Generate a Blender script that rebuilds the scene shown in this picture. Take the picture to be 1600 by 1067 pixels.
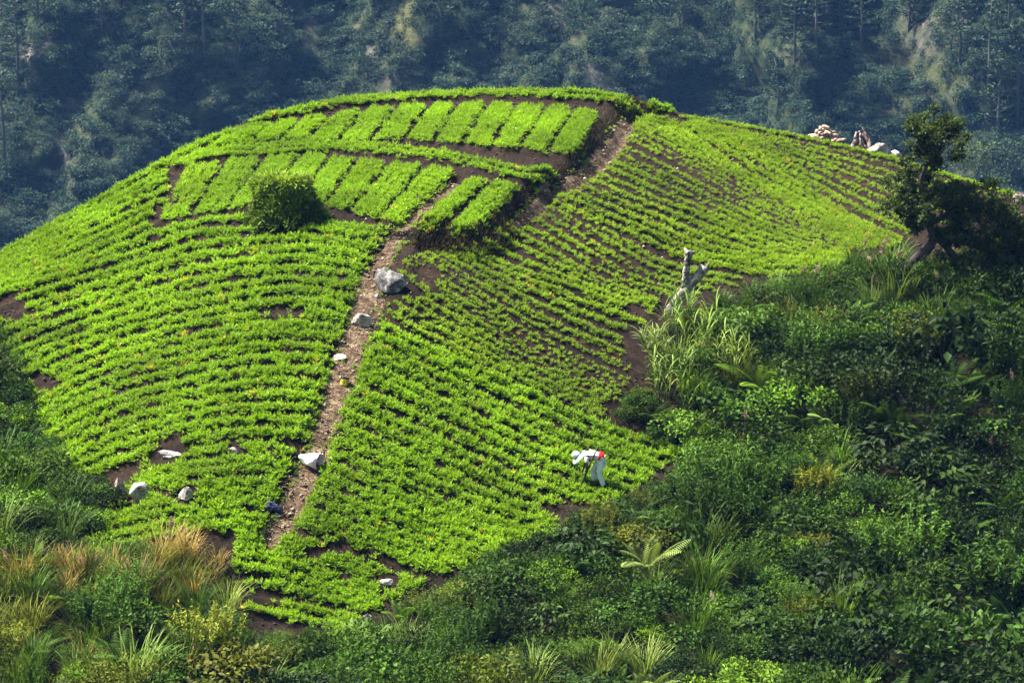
import bpy, bmesh, math, random
import numpy as np
from mathutils import Vector, Matrix, Euler

scene = bpy.context.scene
for _o in list(bpy.data.objects):
    bpy.data.objects.remove(_o)
COL = scene.collection
R = math.radians

# ---------------------------------------------------------------- camera, sky, sun, exposure
cam_data = bpy.data.cameras.new('camera')
cam_data.sensor_width = 36.0
cam_data.lens = 36.0 * 4537.0 / 1600.0
cam_data.clip_start = 0.5
cam_data.clip_end = 5000.0
cam = bpy.data.objects.new('camera', cam_data)
COL.objects.link(cam)
cam.location = (0, 0, 0)
cam.rotation_euler = (R(90 - 11.0), 0, 0)
scene.camera = cam

SUN_EL, SUN_AZ = R(60), R(-76)          # azimuth from +Y (view direction) towards +X
sun_dir = Vector((math.sin(SUN_AZ) * math.cos(SUN_EL), math.cos(SUN_AZ) * math.cos(SUN_EL), math.sin(SUN_EL)))
world = bpy.data.worlds.new('World')
scene.world = world
world.use_nodes = True
_nt = world.node_tree
_nt.nodes.clear()
_sky = _nt.nodes.new('ShaderNodeTexSky')
_sky.sky_type = 'NISHITA'
_sky.sun_disc = False
_sky.sun_elevation = SUN_EL
_sky.sun_rotation = SUN_AZ
_sky.altitude = 600
_sky.dust_density = 3.0
_bg = _nt.nodes.new('ShaderNodeBackground')
_bg.inputs['Strength'].default_value = 0.05
_wo = _nt.nodes.new('ShaderNodeOutputWorld')
_nt.links.new(_sky.outputs[0], _bg.inputs['Color'])
_nt.links.new(_bg.outputs[0], _wo.inputs['Surface'])

sun_data = bpy.data.lights.new('sun', 'SUN')
sun_data.energy = 5.0
sun_data.angle = R(8)
sun_data.color = (1.0, 0.95, 0.86)
sun = bpy.data.objects.new('sun', sun_data)
COL.objects.link(sun)
sun.location = sun_dir * 200
sun.rotation_euler = (-sun_dir).to_track_quat('-Z', 'Y').to_euler()

scene.view_settings.view_transform = 'Standard'
scene.view_settings.look = 'None'
scene.view_settings.exposure = 1.9
scene.view_settings.gamma = 1.0
scene.view_settings.use_curve_mapping = False
scene.cycles.max_bounces = 5
scene.cycles.diffuse_bounces = 2
scene.cycles.glossy_bounces = 2
scene.cycles.transmission_bounces = 4
scene.cycles.volume_bounces = 0
scene.cycles.use_denoising = True
scene.cycles.denoiser = 'OPENIMAGEDENOISE'
scene.cycles.denoising_input_passes = 'RGB_ALBEDO_NORMAL'
scene.cycles.denoising_prefilter = 'ACCURATE'
scene.cycles.use_light_tree = False

rng = np.random.default_rng(11)
random.seed(11)

# ----------------------------------------------------------------------------
# the hill: a height field through surveyed points (bearing, dip, distance from the viewpoint)
# ----------------------------------------------------------------------------
FPX = 4537.0
PITCH = math.radians(-11.0)
CP, SP = math.cos(PITCH), math.sin(PITCH)

def ray_dirs(u, v):
    """unit-depth direction (y component 1) of photo pixel u, v (1600 x 1067)"""
    a = (np.asarray(u, float) - 800.0) / FPX
    b = -(np.asarray(v, float) - 533.5) / FPX
    y = CP - b * SP
    z = SP + b * CP
    return a / y, z / y

def to_px(x, y, z):
    f = y * CP + z * SP
    t = -y * SP + z * CP
    return 800.0 + FPX * x / f, 533.5 - FPX * t / f

SURVEY = [
 # crest of the nose, along the footpath
 (500,960,77),(430,830,79),(480,722,81.2),(530,600,84.2),(560,515,86.8),(600,400,91),(640,340,94.3),(680,300,97),(690,250,100.5),(700,200,105),(710,162,110),(720,146,113.5),
 # west flank
 (450,172,109.5),(540,160,110.5),(380,195,107.5),(320,216,105.5),(260,250,103.5),(200,284,101.5),(120,330,99),(60,366,97.3),(0,404,95.7),
 (450,230,103.5),(350,262,101),(250,290,99.5),(150,350,97),(0,480,91.8),(60,545,89),(100,600,87),(130,700,83.2),(200,480,90.7),(200,400,94.2),
 (300,660,82.6),(300,560,85.8),(300,460,89.6),(300,360,94.2),(450,360,93.4),(450,460,88.9),(420,560,85.6),(400,660,82.4),(300,760,80),(180,800,80),(250,860,77.6),(400,900,77.6),
 # west and south west thicket
 (0,600,86.6),(30,660,84.6),(0,750,81.6),(60,800,79.6),(0,880,75.6),(120,880,75.8),(250,915,74.6),(340,960,74.2),(0,1000,71.6),(200,1067,69.6),(0,1100,68.8),(400,1067,71),(-150,600,87),(-150,880,76),(-150,1100,69),(-150,480,92),
 (-120,474,93.5),
 # east flank, lower
 (700,560,86.9),(900,650,86.2),(1050,710,85.4),(925,745,83.3),(980,775,82.5),(850,840,79.7),(700,900,77.9),(590,955,76.6),(700,700,82.4),(600,650,83.3),(560,800,79.6),
 # east flank, upper
 (700,450,89.8),(850,500,90),(950,560,89),(1000,480,92.5),(800,400,93),(900,400,94.4),(1100,440,95),(1300,410,96.2),(1000,330,99),(1200,350,99.8),(900,300,98.5),(1000,250,104),(1200,280,105),(1350,330,101.5),
 (800,260,100.2),(860,200,105.2),(900,160,110.5),(960,152,111.5),(1000,180,110),(1060,186,110.5),(1150,201,110),(1250,221,109.2),(1340,238,108.3),(1420,258,107.3),(1500,282,106),(1600,312,104.2),(1750,360,101),
 # east thicket
 (1200,500,91.5),(1400,450,93),(1400,600,87),(1200,650,86),(1100,800,81.2),(1300,800,82),(1500,800,82),(1600,600,87.4),(1600,450,93),(900,900,77.2),(1100,950,76.2),(1400,950,77),(1600,1000,75.6),(1750,800,82),(1750,600,88),(1750,1000,76),
 (600,1067,72.4),(900,1067,72.6),(1200,1067,72.8),(1600,1100,72.2),(1750,1150,71),(800,1180,68.5),(1300,1180,68.8),(400,1180,67.2),(0,1200,65.5),
]
def _far_side():
    pts = []
    # beyond the skyline the hill drops away
    sk = [(-150,474,93.5),(0,404,95.7),(120,330,99),(260,250,103.5),(380,195,107.5),(540,160,110.5),(720,146,113.5),(900,147,113.5),(1000,168,112),(1150,199,111),(1340,236,109),(1500,280,106.5),(1750,358,101.5)]
    for u, v, d in sk:
        tx, tz = ray_dirs(u, v)
        for k, drop in ((3, .10), (7, 1.4), (14, 6.0), (26, 17.0)):
            pts.append((tx * d * (1 + k / d * .9), d + k, tz * (d + k) - drop))
    return pts
_s = np.array(SURVEY, float)
_tx, _tz = ray_dirs(_s[:, 0], _s[:, 1])
TP = np.concatenate([np.stack([_tx * _s[:, 2], _s[:, 2], _tz * _s[:, 2]], 1), np.array(_far_side())])

def _tps_fit(P, lam):
    n = len(P)
    d2 = ((P[:, None, :2] - P[None, :, :2]) ** 2).sum(-1)
    K = np.where(d2 > 0, .5 * d2 * np.log(np.maximum(d2, 1e-12)), 0) + lam * np.eye(n)
    A = np.zeros((n + 3, n + 3)); A[:n, :n] = K
    A[:n, n] = 1; A[:n, n + 1:] = P[:, :2]; A[n, :n] = 1; A[n + 1:, :n] = P[:, :2].T
    return np.linalg.solve(A, np.concatenate([P[:, 2], np.zeros(3)]))
TW = _tps_fit(TP, 1.5)
def tps(x, y):
    x = np.asarray(x, float); sh = x.shape
    q = np.stack([x.ravel(), np.asarray(y, float).ravel()], 1)
    out = np.empty(len(q))
    for i in range(0, len(q), 20000):
        c = q[i:i + 20000]
        d2 = ((c[:, None] - TP[None, :, :2]) ** 2).sum(-1)
        out[i:i + 20000] = (.5 * d2 * np.log(np.maximum(d2, 1e-12))) @ TW[:-3] + TW[-3] + c @ TW[-2:]
    return out.reshape(sh)

# working grid of the hill
GX0, GX1, GY0, GY1, GS = -25.0, 25.0, 63.0, 128.0, 0.125
GNX, GNY = int(round((GX1 - GX0) / GS)) + 1, int(round((GY1 - GY0) / GS)) + 1
gxs, gys = GX0 + GS * np.arange(GNX), GY0 + GS * np.arange(GNY)
_cx, _cy = gxs[::4], gys[::4]
_cz = tps(*np.meshgrid(_cx, _cy))
def _upsample(a, n, axis):
    t = np.arange(n) / 4.0
    i = np.clip(t.astype(int), 0, a.shape[axis] - 2); f = t - i
    i0 = np.clip(i - 1, 0, None); i3 = np.clip(i + 2, None, a.shape[axis] - 1)
    p0, p1, p2, p3 = (np.take(a, k, axis) for k in (i0, i, i + 1, i3))
    f = f.reshape((-1, 1) if axis == 0 else (1, -1))
    return p1 + .5 * f * (p2 - p0 + f * (2 * p0 - 5 * p1 + 4 * p2 - p3 + f * (3 * (p1 - p2) + p3 - p0)))
GZ = _upsample(_upsample(_cz, GNY, 0), GNX, 1)
GXX, GYY = np.meshgrid(gxs, gys)

def hz(x, y):
    """height of the ground"""
    fx = np.clip((np.asarray(x, float) - GX0) / GS, 0, GNX - 1.001); fy = np.clip((np.asarray(y, float) - GY0) / GS, 0, GNY - 1.001)
    i, j = fx.astype(int), fy.astype(int); a, b = fx - i, fy - j
    return (GZ[j, i] * (1 - a) + GZ[j, i + 1] * a) * (1 - b) + (GZ[j + 1, i] * (1 - a) + GZ[j + 1, i + 1] * a) * b

def ground_at(u, v):
    """where the bearing/dip of a photo point meets the ground (vectorised); NaN where it passes over"""
    u = np.atleast_1d(np.asarray(u, float)); v = np.atleast_1d(np.asarray(v, float))
    tx, tz = ray_dirs(u, v)
    d = np.full(len(u), np.nan); prev = None
    ys = np.arange(63.2, 127.5, .2)
    done = np.zeros(len(u), bool); last = np.full(len(u), 1e9)
    for y in ys:
        g = tz * y - hz(tx * y, np.full(len(u), y))
        hit = (~done) & (g <= 0)
        if hit.any():
            f = np.where(last[hit] < 1e8, last[hit] / np.maximum(last[hit] - g[hit], 1e-9), 1)
            d[hit] = y - .2 + .2 * f; done |= hit
        last = g
    return np.stack([tx * d, d, tz * d], 1)
# ----------------------------------------------------------------------------
# helpers
# ----------------------------------------------------------------------------
def mesh_np(name, V, T, mat=None, tint=None, smooth=False, quads=None):
    """triangle (and quad) soup to mesh"""
    V = np.asarray(V, np.float32); T = np.asarray(T, np.int32).reshape(-1, 3)
    me = bpy.data.meshes.new(name)
    nq = 0 if quads is None else len(quads)
    me.vertices.add(len(V)); me.vertices.foreach_set('co', V.ravel())
    loops = T.ravel() if nq == 0 else np.concatenate([T.ravel(), np.asarray(quads, np.int32).ravel()])
    me.loops.add(len(loops)); me.loops.foreach_set('vertex_index', loops)
    start = np.arange(len(T)) * 3
    if nq: start = np.concatenate([start, len(T) * 3 + np.arange(nq) * 4])
    me.polygons.add(len(start)); me.polygons.foreach_set('loop_start', start.astype(np.int32))
    if smooth: me.polygons.foreach_set('use_smooth', np.ones(len(start), bool))
    me.update(calc_edges=True)
    if tint is not None:
        at = me.attributes.new('tint', 'FLOAT', 'POINT'); at.data.foreach_set('value', np.asarray(tint, np.float32))
    if mat is not None:
        for m in (mat if isinstance(mat, (list, tuple)) else [mat]): me.materials.append(m)
    return me

def link(name, me, parent=None, loc=None, rot=None, scale=None):
    o = bpy.data.objects.new(name, me); COL.objects.link(o)
    if parent is not None: o.parent = parent
    if loc is not None: o.location = loc
    if rot is not None: o.rotation_euler = rot
    if scale is not None: o.scale = (scale,) * 3 if np.isscalar(scale) else scale
    return o

def tag(o, label=None, category=None, group=None, kind=None):
    if label: o['label'] = label
    if category: o['category'] = category
    if group: o['group'] = group
    if kind: o['kind'] = kind
    return o

class Soup:
    """collects vertices and triangles"""
    def __init__(s): s.V = []; s.T = []; s.t = []; s.n = 0
    def add(s, V, T, tint=.5):
        V = np.asarray(V, float).reshape(-1, 3)
        s.V.append(V); s.T.append(np.asarray(T, int).reshape(-1, 3) + s.n)
        s.t.append(np.broadcast_to(np.asarray(tint, float), (len(V),)).copy()); s.n += len(V)
        return s
    def mesh(s, name, mat, smooth=False):
        return mesh_np(name, np.concatenate(s.V), np.concatenate(s.T), mat, np.concatenate(s.t), smooth)

def unit(a): return a / np.maximum(np.linalg.norm(a, axis=-1, keepdims=True), 1e-9)

def leaves(soup, pos, d, nrm, ln, wd, tint, fold=.15):
    """pointed leaves: base, two flanks, tip"""
    pos = np.asarray(pos, float); d = unit(np.asarray(d, float)); n = len(pos)
    s = unit(np.cross(d, nrm)); up = np.cross(s, d)
    ln = np.broadcast_to(ln, (n,))[:, None]; wd = np.broadcast_to(wd, (n,))[:, None]
    V = np.stack([pos, pos + d * ln * .45 + s * wd * .5 + up * wd * fold, pos + d * ln - up * ln * .12, pos + d * ln * .45 - s * wd * .5 + up * wd * fold], 1)
    T = (np.arange(n)[:, None, None] * 4 + np.array([[0, 1, 2], [0, 2, 3]])[None]).reshape(-1, 3)
    soup.add(V.reshape(-1, 3), T, np.repeat(np.broadcast_to(tint, (n,)), 4))

def blades(soup, base, az, ln, lean, droop, wd, tint, seg=5, twist=0.0, r=None):
    """arching grass blades; lean = start angle from vertical, droop = added angle to the tip"""
    n = len(base); t = np.linspace(0, 1, seg + 1)
    ang = lean[:, None] + droop[:, None] * t[None] ** 1.4
    st = (ln / seg)[:, None]
    dx = np.cumsum(np.concatenate([np.zeros((n, 1)), (np.sin(ang) * st)[:, :-1]], 1), 1)
    dz = np.cumsum(np.concatenate([np.zeros((n, 1)), (np.cos(ang) * st)[:, :-1]], 1), 1)
    ca, sa = np.cos(az)[:, None], np.sin(az)[:, None]
    P = np.stack([base[:, :1] + ca * dx, base[:, 1:2] + sa * dx, base[:, 2:3] + dz], -1)
    w = wd[:, None] * (np.minimum(1, .45 + 2.2 * t) * (1 - t ** 2.2))[None] * .5
    S = np.stack([-sa, ca, np.zeros_like(ca)], -1)
    Lf, Rt = P - S * w[..., None], P + S * w[..., None]
    V = np.stack([Lf, Rt], 2).reshape(n, -1, 3)
    q = []
    for k in range(seg):
        a = 2 * k
        q += [[a, a + 1, a + 3], [a, a + 3, a + 2]]
    m = 2 * (seg + 1)
    T = (np.arange(n)[:, None, None] * m + np.array(q)[None]).reshape(-1, 3)
    soup.add(V.reshape(-1, 3), T, np.repeat(np.broadcast_to(tint, (n,)), m))

def tube(soup, pts, rad, sides=7, tint=.5, knob=0.0, rs=None, cap=True):
    """round branch along points with a radius for each"""
    P = np.asarray(pts, float); n = len(P); rad = np.broadcast_to(np.asarray(rad, float), (n,))
    d = unit(np.gradient(P, axis=0)); ref = np.array([.31, .17, .93]) if abs(d[0, 2]) < .9 else np.array([.9, .3, .1])
    u = unit(np.cross(d, ref)); v = np.cross(d, u)
    a = np.arange(sides) * 2 * math.pi / sides
    rr = rad[:, None] * (1 + (knob * (rs.random((n, sides)) - .5) * 2 if knob else 0))
    V = P[:, None] + rr[..., None] * (np.cos(a)[None, :, None] * u[:, None] + np.sin(a)[None, :, None] * v[:, None])
    T = []
    for i in range(n - 1):
        for j in range(sides):
            p, q2 = i * sides + j, i * sides + (j + 1) % sides
            T += [[p, q2, q2 + sides], [p, q2 + sides, p + sides]]
    V = V.reshape(-1, 3)
    if cap:
        V = np.concatenate([V, P[:1], P[-1:]])
        c0, c1 = n * sides, n * sides + 1
        for j in range(sides):
            T += [[c0, (j + 1) % sides, j], [c1, (n - 1) * sides + j, (n - 1) * sides + (j + 1) % sides]]
    soup.add(V, T, tint)

def smooth_line(pts, n):
    """Catmull-Rom through points, n samples"""
    P = np.asarray(pts, float); m = len(P)
    L = np.concatenate([[0], np.cumsum(np.linalg.norm(np.diff(P[:, :2], axis=0), axis=1))])
    s = np.linspace(0, L[-1], n); i = np.clip(np.searchsorted(L, s, 'right') - 1, 0, m - 2)
    f = ((s - L[i]) / np.maximum(L[i + 1] - L[i], 1e-9))[:, None]
    p1, p2 = P[i], P[i + 1]; p0 = np.where((i > 0)[:, None], P[np.maximum(i - 1, 0)], 2 * p1 - p2); p3 = np.where((i < m - 2)[:, None], P[np.minimum(i + 2, m - 1)], 2 * p2 - p1)
    return p1 + .5 * f * (p2 - p0 + f * (2 * p0 - 5 * p1 + 4 * p2 - p3 + f * (3 * (p1 - p2) + p3 - p0)))

_nv = np.random.default_rng(5).random((64, 64))
def vnoise(x, y, s=1.0):
    """value noise 0..1"""
    x = np.asarray(x, float) / s + 1000; y = np.asarray(y, float) / s + 1000
    i, j = np.floor(x).astype(int), np.floor(y).astype(int); a, b = x - i, y - j
    a, b = a * a * (3 - 2 * a), b * b * (3 - 2 * b)
    g = lambda p, q: _nv[p % 64, q % 64]
    return (g(i, j) * (1 - a) + g(i + 1, j) * a) * (1 - b) + (g(i, j + 1) * (1 - a) + g(i + 1, j + 1) * a) * b

def in_poly(u, v, poly):
    u = np.asarray(u, float); v = np.asarray(v, float); c = np.zeros(u.shape, bool); n = len(poly)
    for k in range(n):
        (x0, y0), (x1, y1) = poly[k], poly[(k + 1) % n]
        if y0 == y1: continue
        c ^= ((y0 > v) != (y1 > v)) & (u < (x1 - x0) * (v - y0) / (y1 - y0) + x0)
    return c

def seg_dist(x, y, P):
    """distance, signed side, parameter at the nearest point of a world polyline"""
    best = np.full(x.shape, 1e9); side = np.zeros(x.shape); par = np.zeros(x.shape)
    for k in range(len(P) - 1):
        ax, ay = P[k][:2]; bx, by = P[k + 1][:2]; dx, dy = bx - ax, by - ay
        t = np.clip(((x - ax) * dx + (y - ay) * dy) / (dx * dx + dy * dy), 0, 1)
        d = np.hypot(x - ax - t * dx, y - ay - t * dy)
        m = d < best
        best = np.where(m, d, best); side = np.where(m, np.sign(dx * (y - ay) - dy * (x - ax)), side); par = np.where(m, k + t, par)
    return best, side, par

# ---------------------------------------------------------------- materials
def new_mat(name):
    m = bpy.data.materials.new(name); m.use_nodes = True
    nt = m.node_tree; b = nt.nodes['Principled BSDF']
    return m, nt, b
def N(nt, typ, **kw):
    n = nt.nodes.new(typ)
    for k, v in kw.items():
        if k in n.inputs.keys(): n.inputs[k].default_value = v
        else: setattr(n, k, v)
    return n
def ramp(nt, fac, stops):
    r = nt.nodes.new('ShaderNodeValToRGB'); e = r.color_ramp.elements
    while len(e) < len(stops): e.new(.5)
    for el, (p, c) in zip(e, stops): el.position = p; el.color = (*c, 1)
    nt.links.new(fac, r.inputs['Fac']); return r.outputs['Color']
def mixc(nt, fac, a, b, mode='MIX'):
    m = nt.nodes.new('ShaderNodeMix'); m.data_type = 'RGBA'; m.blend_type = mode
    for sock, val in ((m.inputs[0], fac), (m.inputs[6], a), (m.inputs[7], b)):
        if hasattr(val, 'is_linked'): nt.links.new(val, sock)
        elif np.isscalar(val): sock.default_value = val
        else: sock.default_value = (*val, 1)
    return m.outputs[2]

def leaf_mat(name, c0, c1, trans=.4, rough=.5, spec=.35, by_object=False, noise=1.2, tcol=(1.15, 1.1, .5), c2=None):
    """foliage: two greens mixed by the leaf's own tint and a slow noise; light passes through"""
    m, nt, b = new_mat(name); L = nt.links.new
    at = N(nt, 'ShaderNodeAttribute', attribute_name='tint')
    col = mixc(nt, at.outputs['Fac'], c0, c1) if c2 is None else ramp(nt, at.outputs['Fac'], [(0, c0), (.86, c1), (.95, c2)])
    geo = N(nt, 'ShaderNodeNewGeometry')
    no = N(nt, 'ShaderNodeTexNoise', Scale=1.0 / noise, Detail=3.0); L(geo.outputs['Position'], no.inputs['Vector'])
    mr = N(nt, 'ShaderNodeMapRange'); mr.inputs[1].default_value = .3; mr.inputs[2].default_value = .7; mr.inputs[3].default_value = .72; mr.inputs[4].default_value = 1.25
    L(no.outputs['Fac'], mr.inputs[0])
    hs = N(nt, 'ShaderNodeHueSaturation'); L(col, hs.inputs['Color']); L(mr.outputs[0], hs.inputs['Value'])
    col = hs.outputs['Color']
    if by_object:
        oi = N(nt, 'ShaderNodeObjectInfo')
        col = mixc(nt, 1.0, col, oi.outputs['Color'], 'MULTIPLY')
    L(col, b.inputs['Base Color']); b.inputs['Roughness'].default_value = rough; b.inputs['Specular IOR Level'].default_value = spec
    tr = N(nt, 'ShaderNodeBsdfTranslucent'); L(mixc(nt, 1.0, col, tcol, 'MULTIPLY'), tr.inputs['Color'])
    mx = N(nt, 'ShaderNodeMixShader'); mx.inputs[0].default_value = trans
    out = nt.nodes['Material Output']
    L(b.outputs[0], mx.inputs[1]); L(tr.outputs[0], mx.inputs[2]); L(mx.outputs[0], out.inputs['Surface'])
    return m

def earth_mat(name, stops, scale=1.3, fine=9.0, bump=.5, dist=.03, rough=.95):
    m, nt, b = new_mat(name); L = nt.links.new
    geo = N(nt, 'ShaderNodeNewGeometry')
    n1 = N(nt, 'ShaderNodeTexNoise', Scale=scale, Detail=6.0, Roughness=.65); L(geo.outputs['Position'], n1.inputs['Vector'])
    n2 = N(nt, 'ShaderNodeTexNoise', Scale=fine, Detail=5.0, Roughness=.7); L(geo.outputs['Position'], n2.inputs['Vector'])
    ad = N(nt, 'ShaderNodeMath', operation='MULTIPLY_ADD'); ad.inputs[1].default_value = .55; L(n2.outputs['Fac'], ad.inputs[0])
    mu = N(nt, 'ShaderNodeMath', operation='MULTIPLY'); mu.inputs[1].default_value = .5; L(n1.outputs['Fac'], mu.inputs[0]); L(mu.outputs[0], ad.inputs[2])
    L(ramp(nt, ad.outputs[0], stops), b.inputs['Base Color'])
    bp = N(nt, 'ShaderNodeBump', Strength=bump, Distance=dist); L(n2.outputs['Fac'], bp.inputs['Height']); L(bp.outputs[0], b.inputs['Normal'])
    b.inputs['Roughness'].default_value = rough; b.inputs['Specular IOR Level'].default_value = .15
    return m

def plain_mat(name, col, rough=.8, var=.25, scale=8.0, spec=.3, bump=.0):
    m, nt, b = new_mat(name); L = nt.links.new
    tc = N(nt, 'ShaderNodeTexCoord'); no = N(nt, 'ShaderNodeTexNoise', Scale=scale, Detail=5.0); L(tc.outputs['Object'], no.inputs['Vector'])
    lo = tuple(c * (1 - var) for c in col); hi = tuple(min(1, c * (1 + var)) for c in col)
    L(ramp(nt, no.outputs['Fac'], [(.3, lo), (.7, hi)]), b.inputs['Base Color'])
    b.inputs['Roughness'].default_value = rough; b.inputs['Specular IOR Level'].default_value = spec
    if bump:
        bp = N(nt, 'ShaderNodeBump', Strength=bump, Distance=.02); L(no.outputs['Fac'], bp.inputs['Height']); L(bp.outputs[0], b.inputs['Normal'])
    return m

M_SOIL = earth_mat('soil', [(.34, (.003, .0018, .001)), (.48, (.0085, .0045, .0022)), (.60, (.021, .0115, .0055)), (.74, (.075, .05, .028))])
M_PATH = earth_mat('path_earth', [(.36, (.016, .008, .005)), (.47, (.050, .029, .017)), (.57, (.115, .078, .046)), (.70, (.30, .24, .15))], scale=2.2, fine=7.0, bump=.8)
M_CROP = leaf_mat('crop_leaf', (.115, .235, .005), (.275, .455, .008), trans=.42, rough=.55, spec=.25, noise=2.0, c2=(.44, .40, .05))
M_CROP2 = leaf_mat('crop_leaf_thin', (.115, .215, .008), (.27, .41, .012), trans=.42, rough=.55, spec=.25, noise=1.5, c2=(.40, .33, .05))
M_LEAF = leaf_mat('thicket_leaf', (.26, .30, .19), (1.9, 1.8, 1.0), trans=.24, rough=.55, spec=.10, by_object=True, noise=.9)  # wide tint range paints sunlit highlights and deep shade into the leaves
M_DRY = leaf_mat('dry_leaf', (.16, .085, .04), (.42, .31, .16), trans=.25, rough=.7, spec=.2, noise=.8, tcol=(1, .9, .7))
M_PLUME = leaf_mat('seed_plume', (.30, .19, .14), (.55, .42, .33), trans=.35, rough=.8, spec=.1, noise=.5, tcol=(1, .85, .8))
M_BARK = plain_mat('bark', (.062, .052, .045), .95, .6, 14, .2, .6)
# ----------------------------------------------------------------------------
# terrace banks, footpath, then the hill and valley meshes
# ----------------------------------------------------------------------------
def world_line(px, n=60):
    P = smooth_line(px, n); W = ground_at(P[:, 0], P[:, 1])
    ok = ~np.isnan(W[:, 1]); return W[ok]

BANK_TOP = world_line([(1006,172),(985,172),(962,195),(938,232),(900,268),(862,292)])
BANK_LOW = world_line([(846,296),(812,330),(776,372),(738,388),(690,374),(640,366)])
_dz = np.zeros_like(GZ)
for P, amp in ((BANK_TOP, .34), (BANK_LOW, .40)):
    d, sd, par = seg_dist(GXX, GYY, P[::4])
    mx = len(P[::4]) - 1
    endf = np.where((par <= 0) | (par >= mx - 1e-6), np.exp(-d / .7), 1)
    tr = np.clip(d / .45, 0, 1); tr = tr * tr * (3 - 2 * tr)
    sgn = -sd                                   # right of the line's direction is the terrace side
    _dz += sgn * amp * tr * np.exp(-d / 2.2) * endf
GZ = GZ + _dz

PATH_PX = [(418,850,33),(436,824,44),(462,775,54),(490,720,50),(508,665,46),(528,610,53),(543,560,52),(560,515,53),(573,470,60),(580,440,50),(596,405,37),(618,372,29),(648,338,25),(684,310,24),(716,284,21)]
_pp = smooth_line(PATH_PX, 130)
_W = ground_at(_pp[:, 0], _pp[:, 1]); _ok = ~np.isnan(_W[:, 1]); PATH_W = _W[_ok]; PATH_HALF = (_pp[_ok, 2] / FPX * PATH_W[:, 1]) * .5
UPATH_PX = [(982,192,24),(970,215,28),(948,246,30),(918,272,28),(884,294,26),(852,312,24),(824,340,22),(800,360,16)]
_pp = smooth_line(UPATH_PX, 60); _W = ground_at(_pp[:, 0], _pp[:, 1]); _ok = ~np.isnan(_W[:, 1]); UPATH_W = _W[_ok]; UPATH_HALF = (_pp[_ok, 2] / FPX * UPATH_W[:, 1]) * .5

def path_near(x, y, pad=0.0):
    """inside the footpaths (half width plus pad)"""
    x = np.asarray(x, float); y = np.asarray(y, float); m = np.zeros(x.shape, bool)
    for W, H in ((PATH_W, PATH_HALF), (UPATH_W, UPATH_HALF)):
        d, _, par = seg_dist(x, y, W[::3]); h = np.interp(par * 3, np.arange(len(H)), H)
        m |= d < h + pad
    return m
for W, H, dep in ((PATH_W, PATH_HALF, .10), (UPATH_W, UPATH_HALF, .05)):
    d, _, par = seg_dist(GXX, GYY, W[::3]); h = np.interp(par * 3, np.arange(len(H)), H)
    t = np.clip((h + .25 - d) / .35, 0, 1); GZ = GZ - dep * t * t * (3 - 2 * t)
GZ = GZ + .06 * (vnoise(GXX, GYY, 1.1) - .5) + .03 * (vnoise(GXX + 31, GYY, .4) - .5)
# ----------------------------------------------------------------------------
# crop rows and beds. Each row is a thing of its own.
# ----------------------------------------------------------------------------
ORD = ['first','second','third','fourth','fifth','sixth','seventh','eighth','ninth','tenth','eleventh','twelfth','thirteenth','fourteenth','fifteenth','sixteenth','seventeenth','eighteenth','nineteenth','twentieth',
       'twenty-first','twenty-second','twenty-third','twenty-fourth','twenty-fifth','twenty-sixth','twenty-seventh','twenty-eighth','twenty-ninth','thirtieth','thirty-first','thirty-second','thirty-third','thirty-fourth','thirty-fifth','thirty-sixth','thirty-seventh','thirty-eighth','thirty-ninth','fortieth']

def make_tuft(seed, nf=9, feather=6):
    """one feathery plant of radius about 1: fronds with small leaflets"""
    r = np.random.default_rng(seed); V = []; T = []; n = 0
    for k in range(nf):
        az = 2 * math.pi * (k + r.random() * .8) / nf; el = R(r.uniform(28, 82)); L = r.uniform(.75, 1.15)
        d = np.array([math.cos(az) * math.cos(el), math.sin(az) * math.cos(el), math.sin(el)])
        s = unit(np.cross(d, [0, 0, 1.0])); up = np.cross(s, d)
        for q in range(feather):
            t = .3 + .7 * q / (feather - 1); bend = -.35 * t * t * (1 - math.sin(el) * .6)
            p = d * L * t + np.array([0, 0, bend * L])
            side = (-1) ** q if q < feather - 1 else 0
            dd = unit(d * .55 + s * side * .8 + up * r.uniform(-.3, .35)); ll = r.uniform(.26, .42) * (1 if side else .9); w = r.uniform(.11, .17)
            a = unit(np.cross(dd, r.normal(0, .55, 3) + [0, 0, 1]))
            V += [p - a * w * .6, p + a * w * .6, p + dd * ll]; T.append([n, n + 1, n + 2]); n += 3
    return np.array(V), np.array(T)
TUFTS = [make_tuft(100 + i) for i in range(10)]

EXCL = []          # (x, y, r) discs without crops, filled by the stones and the bush
BARE_PX = [(440,492,46,5),(990,540,15,38),(955,634,16,9),(70,602,24,14),(10,484,30,18),(668,430,20,16),(990,487,26,10),(905,800,60,12),(192,742,30,8),(600,908,30,7),(520,862,26,8),(540,905,16,8),(255,775,16,8),(395,880,24,6),(390,905,34,6),(410,935,50,7),(486,868,14,10),(392,330,14,8),(264,310,9,13),(247,335,10,14),(238,349,8,8)]
def bare(u, v):
    m = np.zeros(np.shape(u), bool)
    for a, b, ra, rb in BARE_PX: m |= ((u - a) / ra) ** 2 + ((v - b) / rb) ** 2 < 1
    return m

ROWS = []          # (world line, vigour line, width, label, group, name, mat)
def add_row(px, vig, label, group, name='crop_row', width=.12, mat=None, shift=7.0, zone=0):
    P = smooth_line(px, 46); W = ground_at(P[:, 0], P[:, 1] + shift); ok = ~np.isnan(W[:, 1])
    if ok.sum() < 4: return
    W = W[ok]; vg = np.broadcast_to(np.asarray(vig, float), (46,))[ok]
    ROWS.append([W, vg, width, label, group, name, mat, zone])

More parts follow.
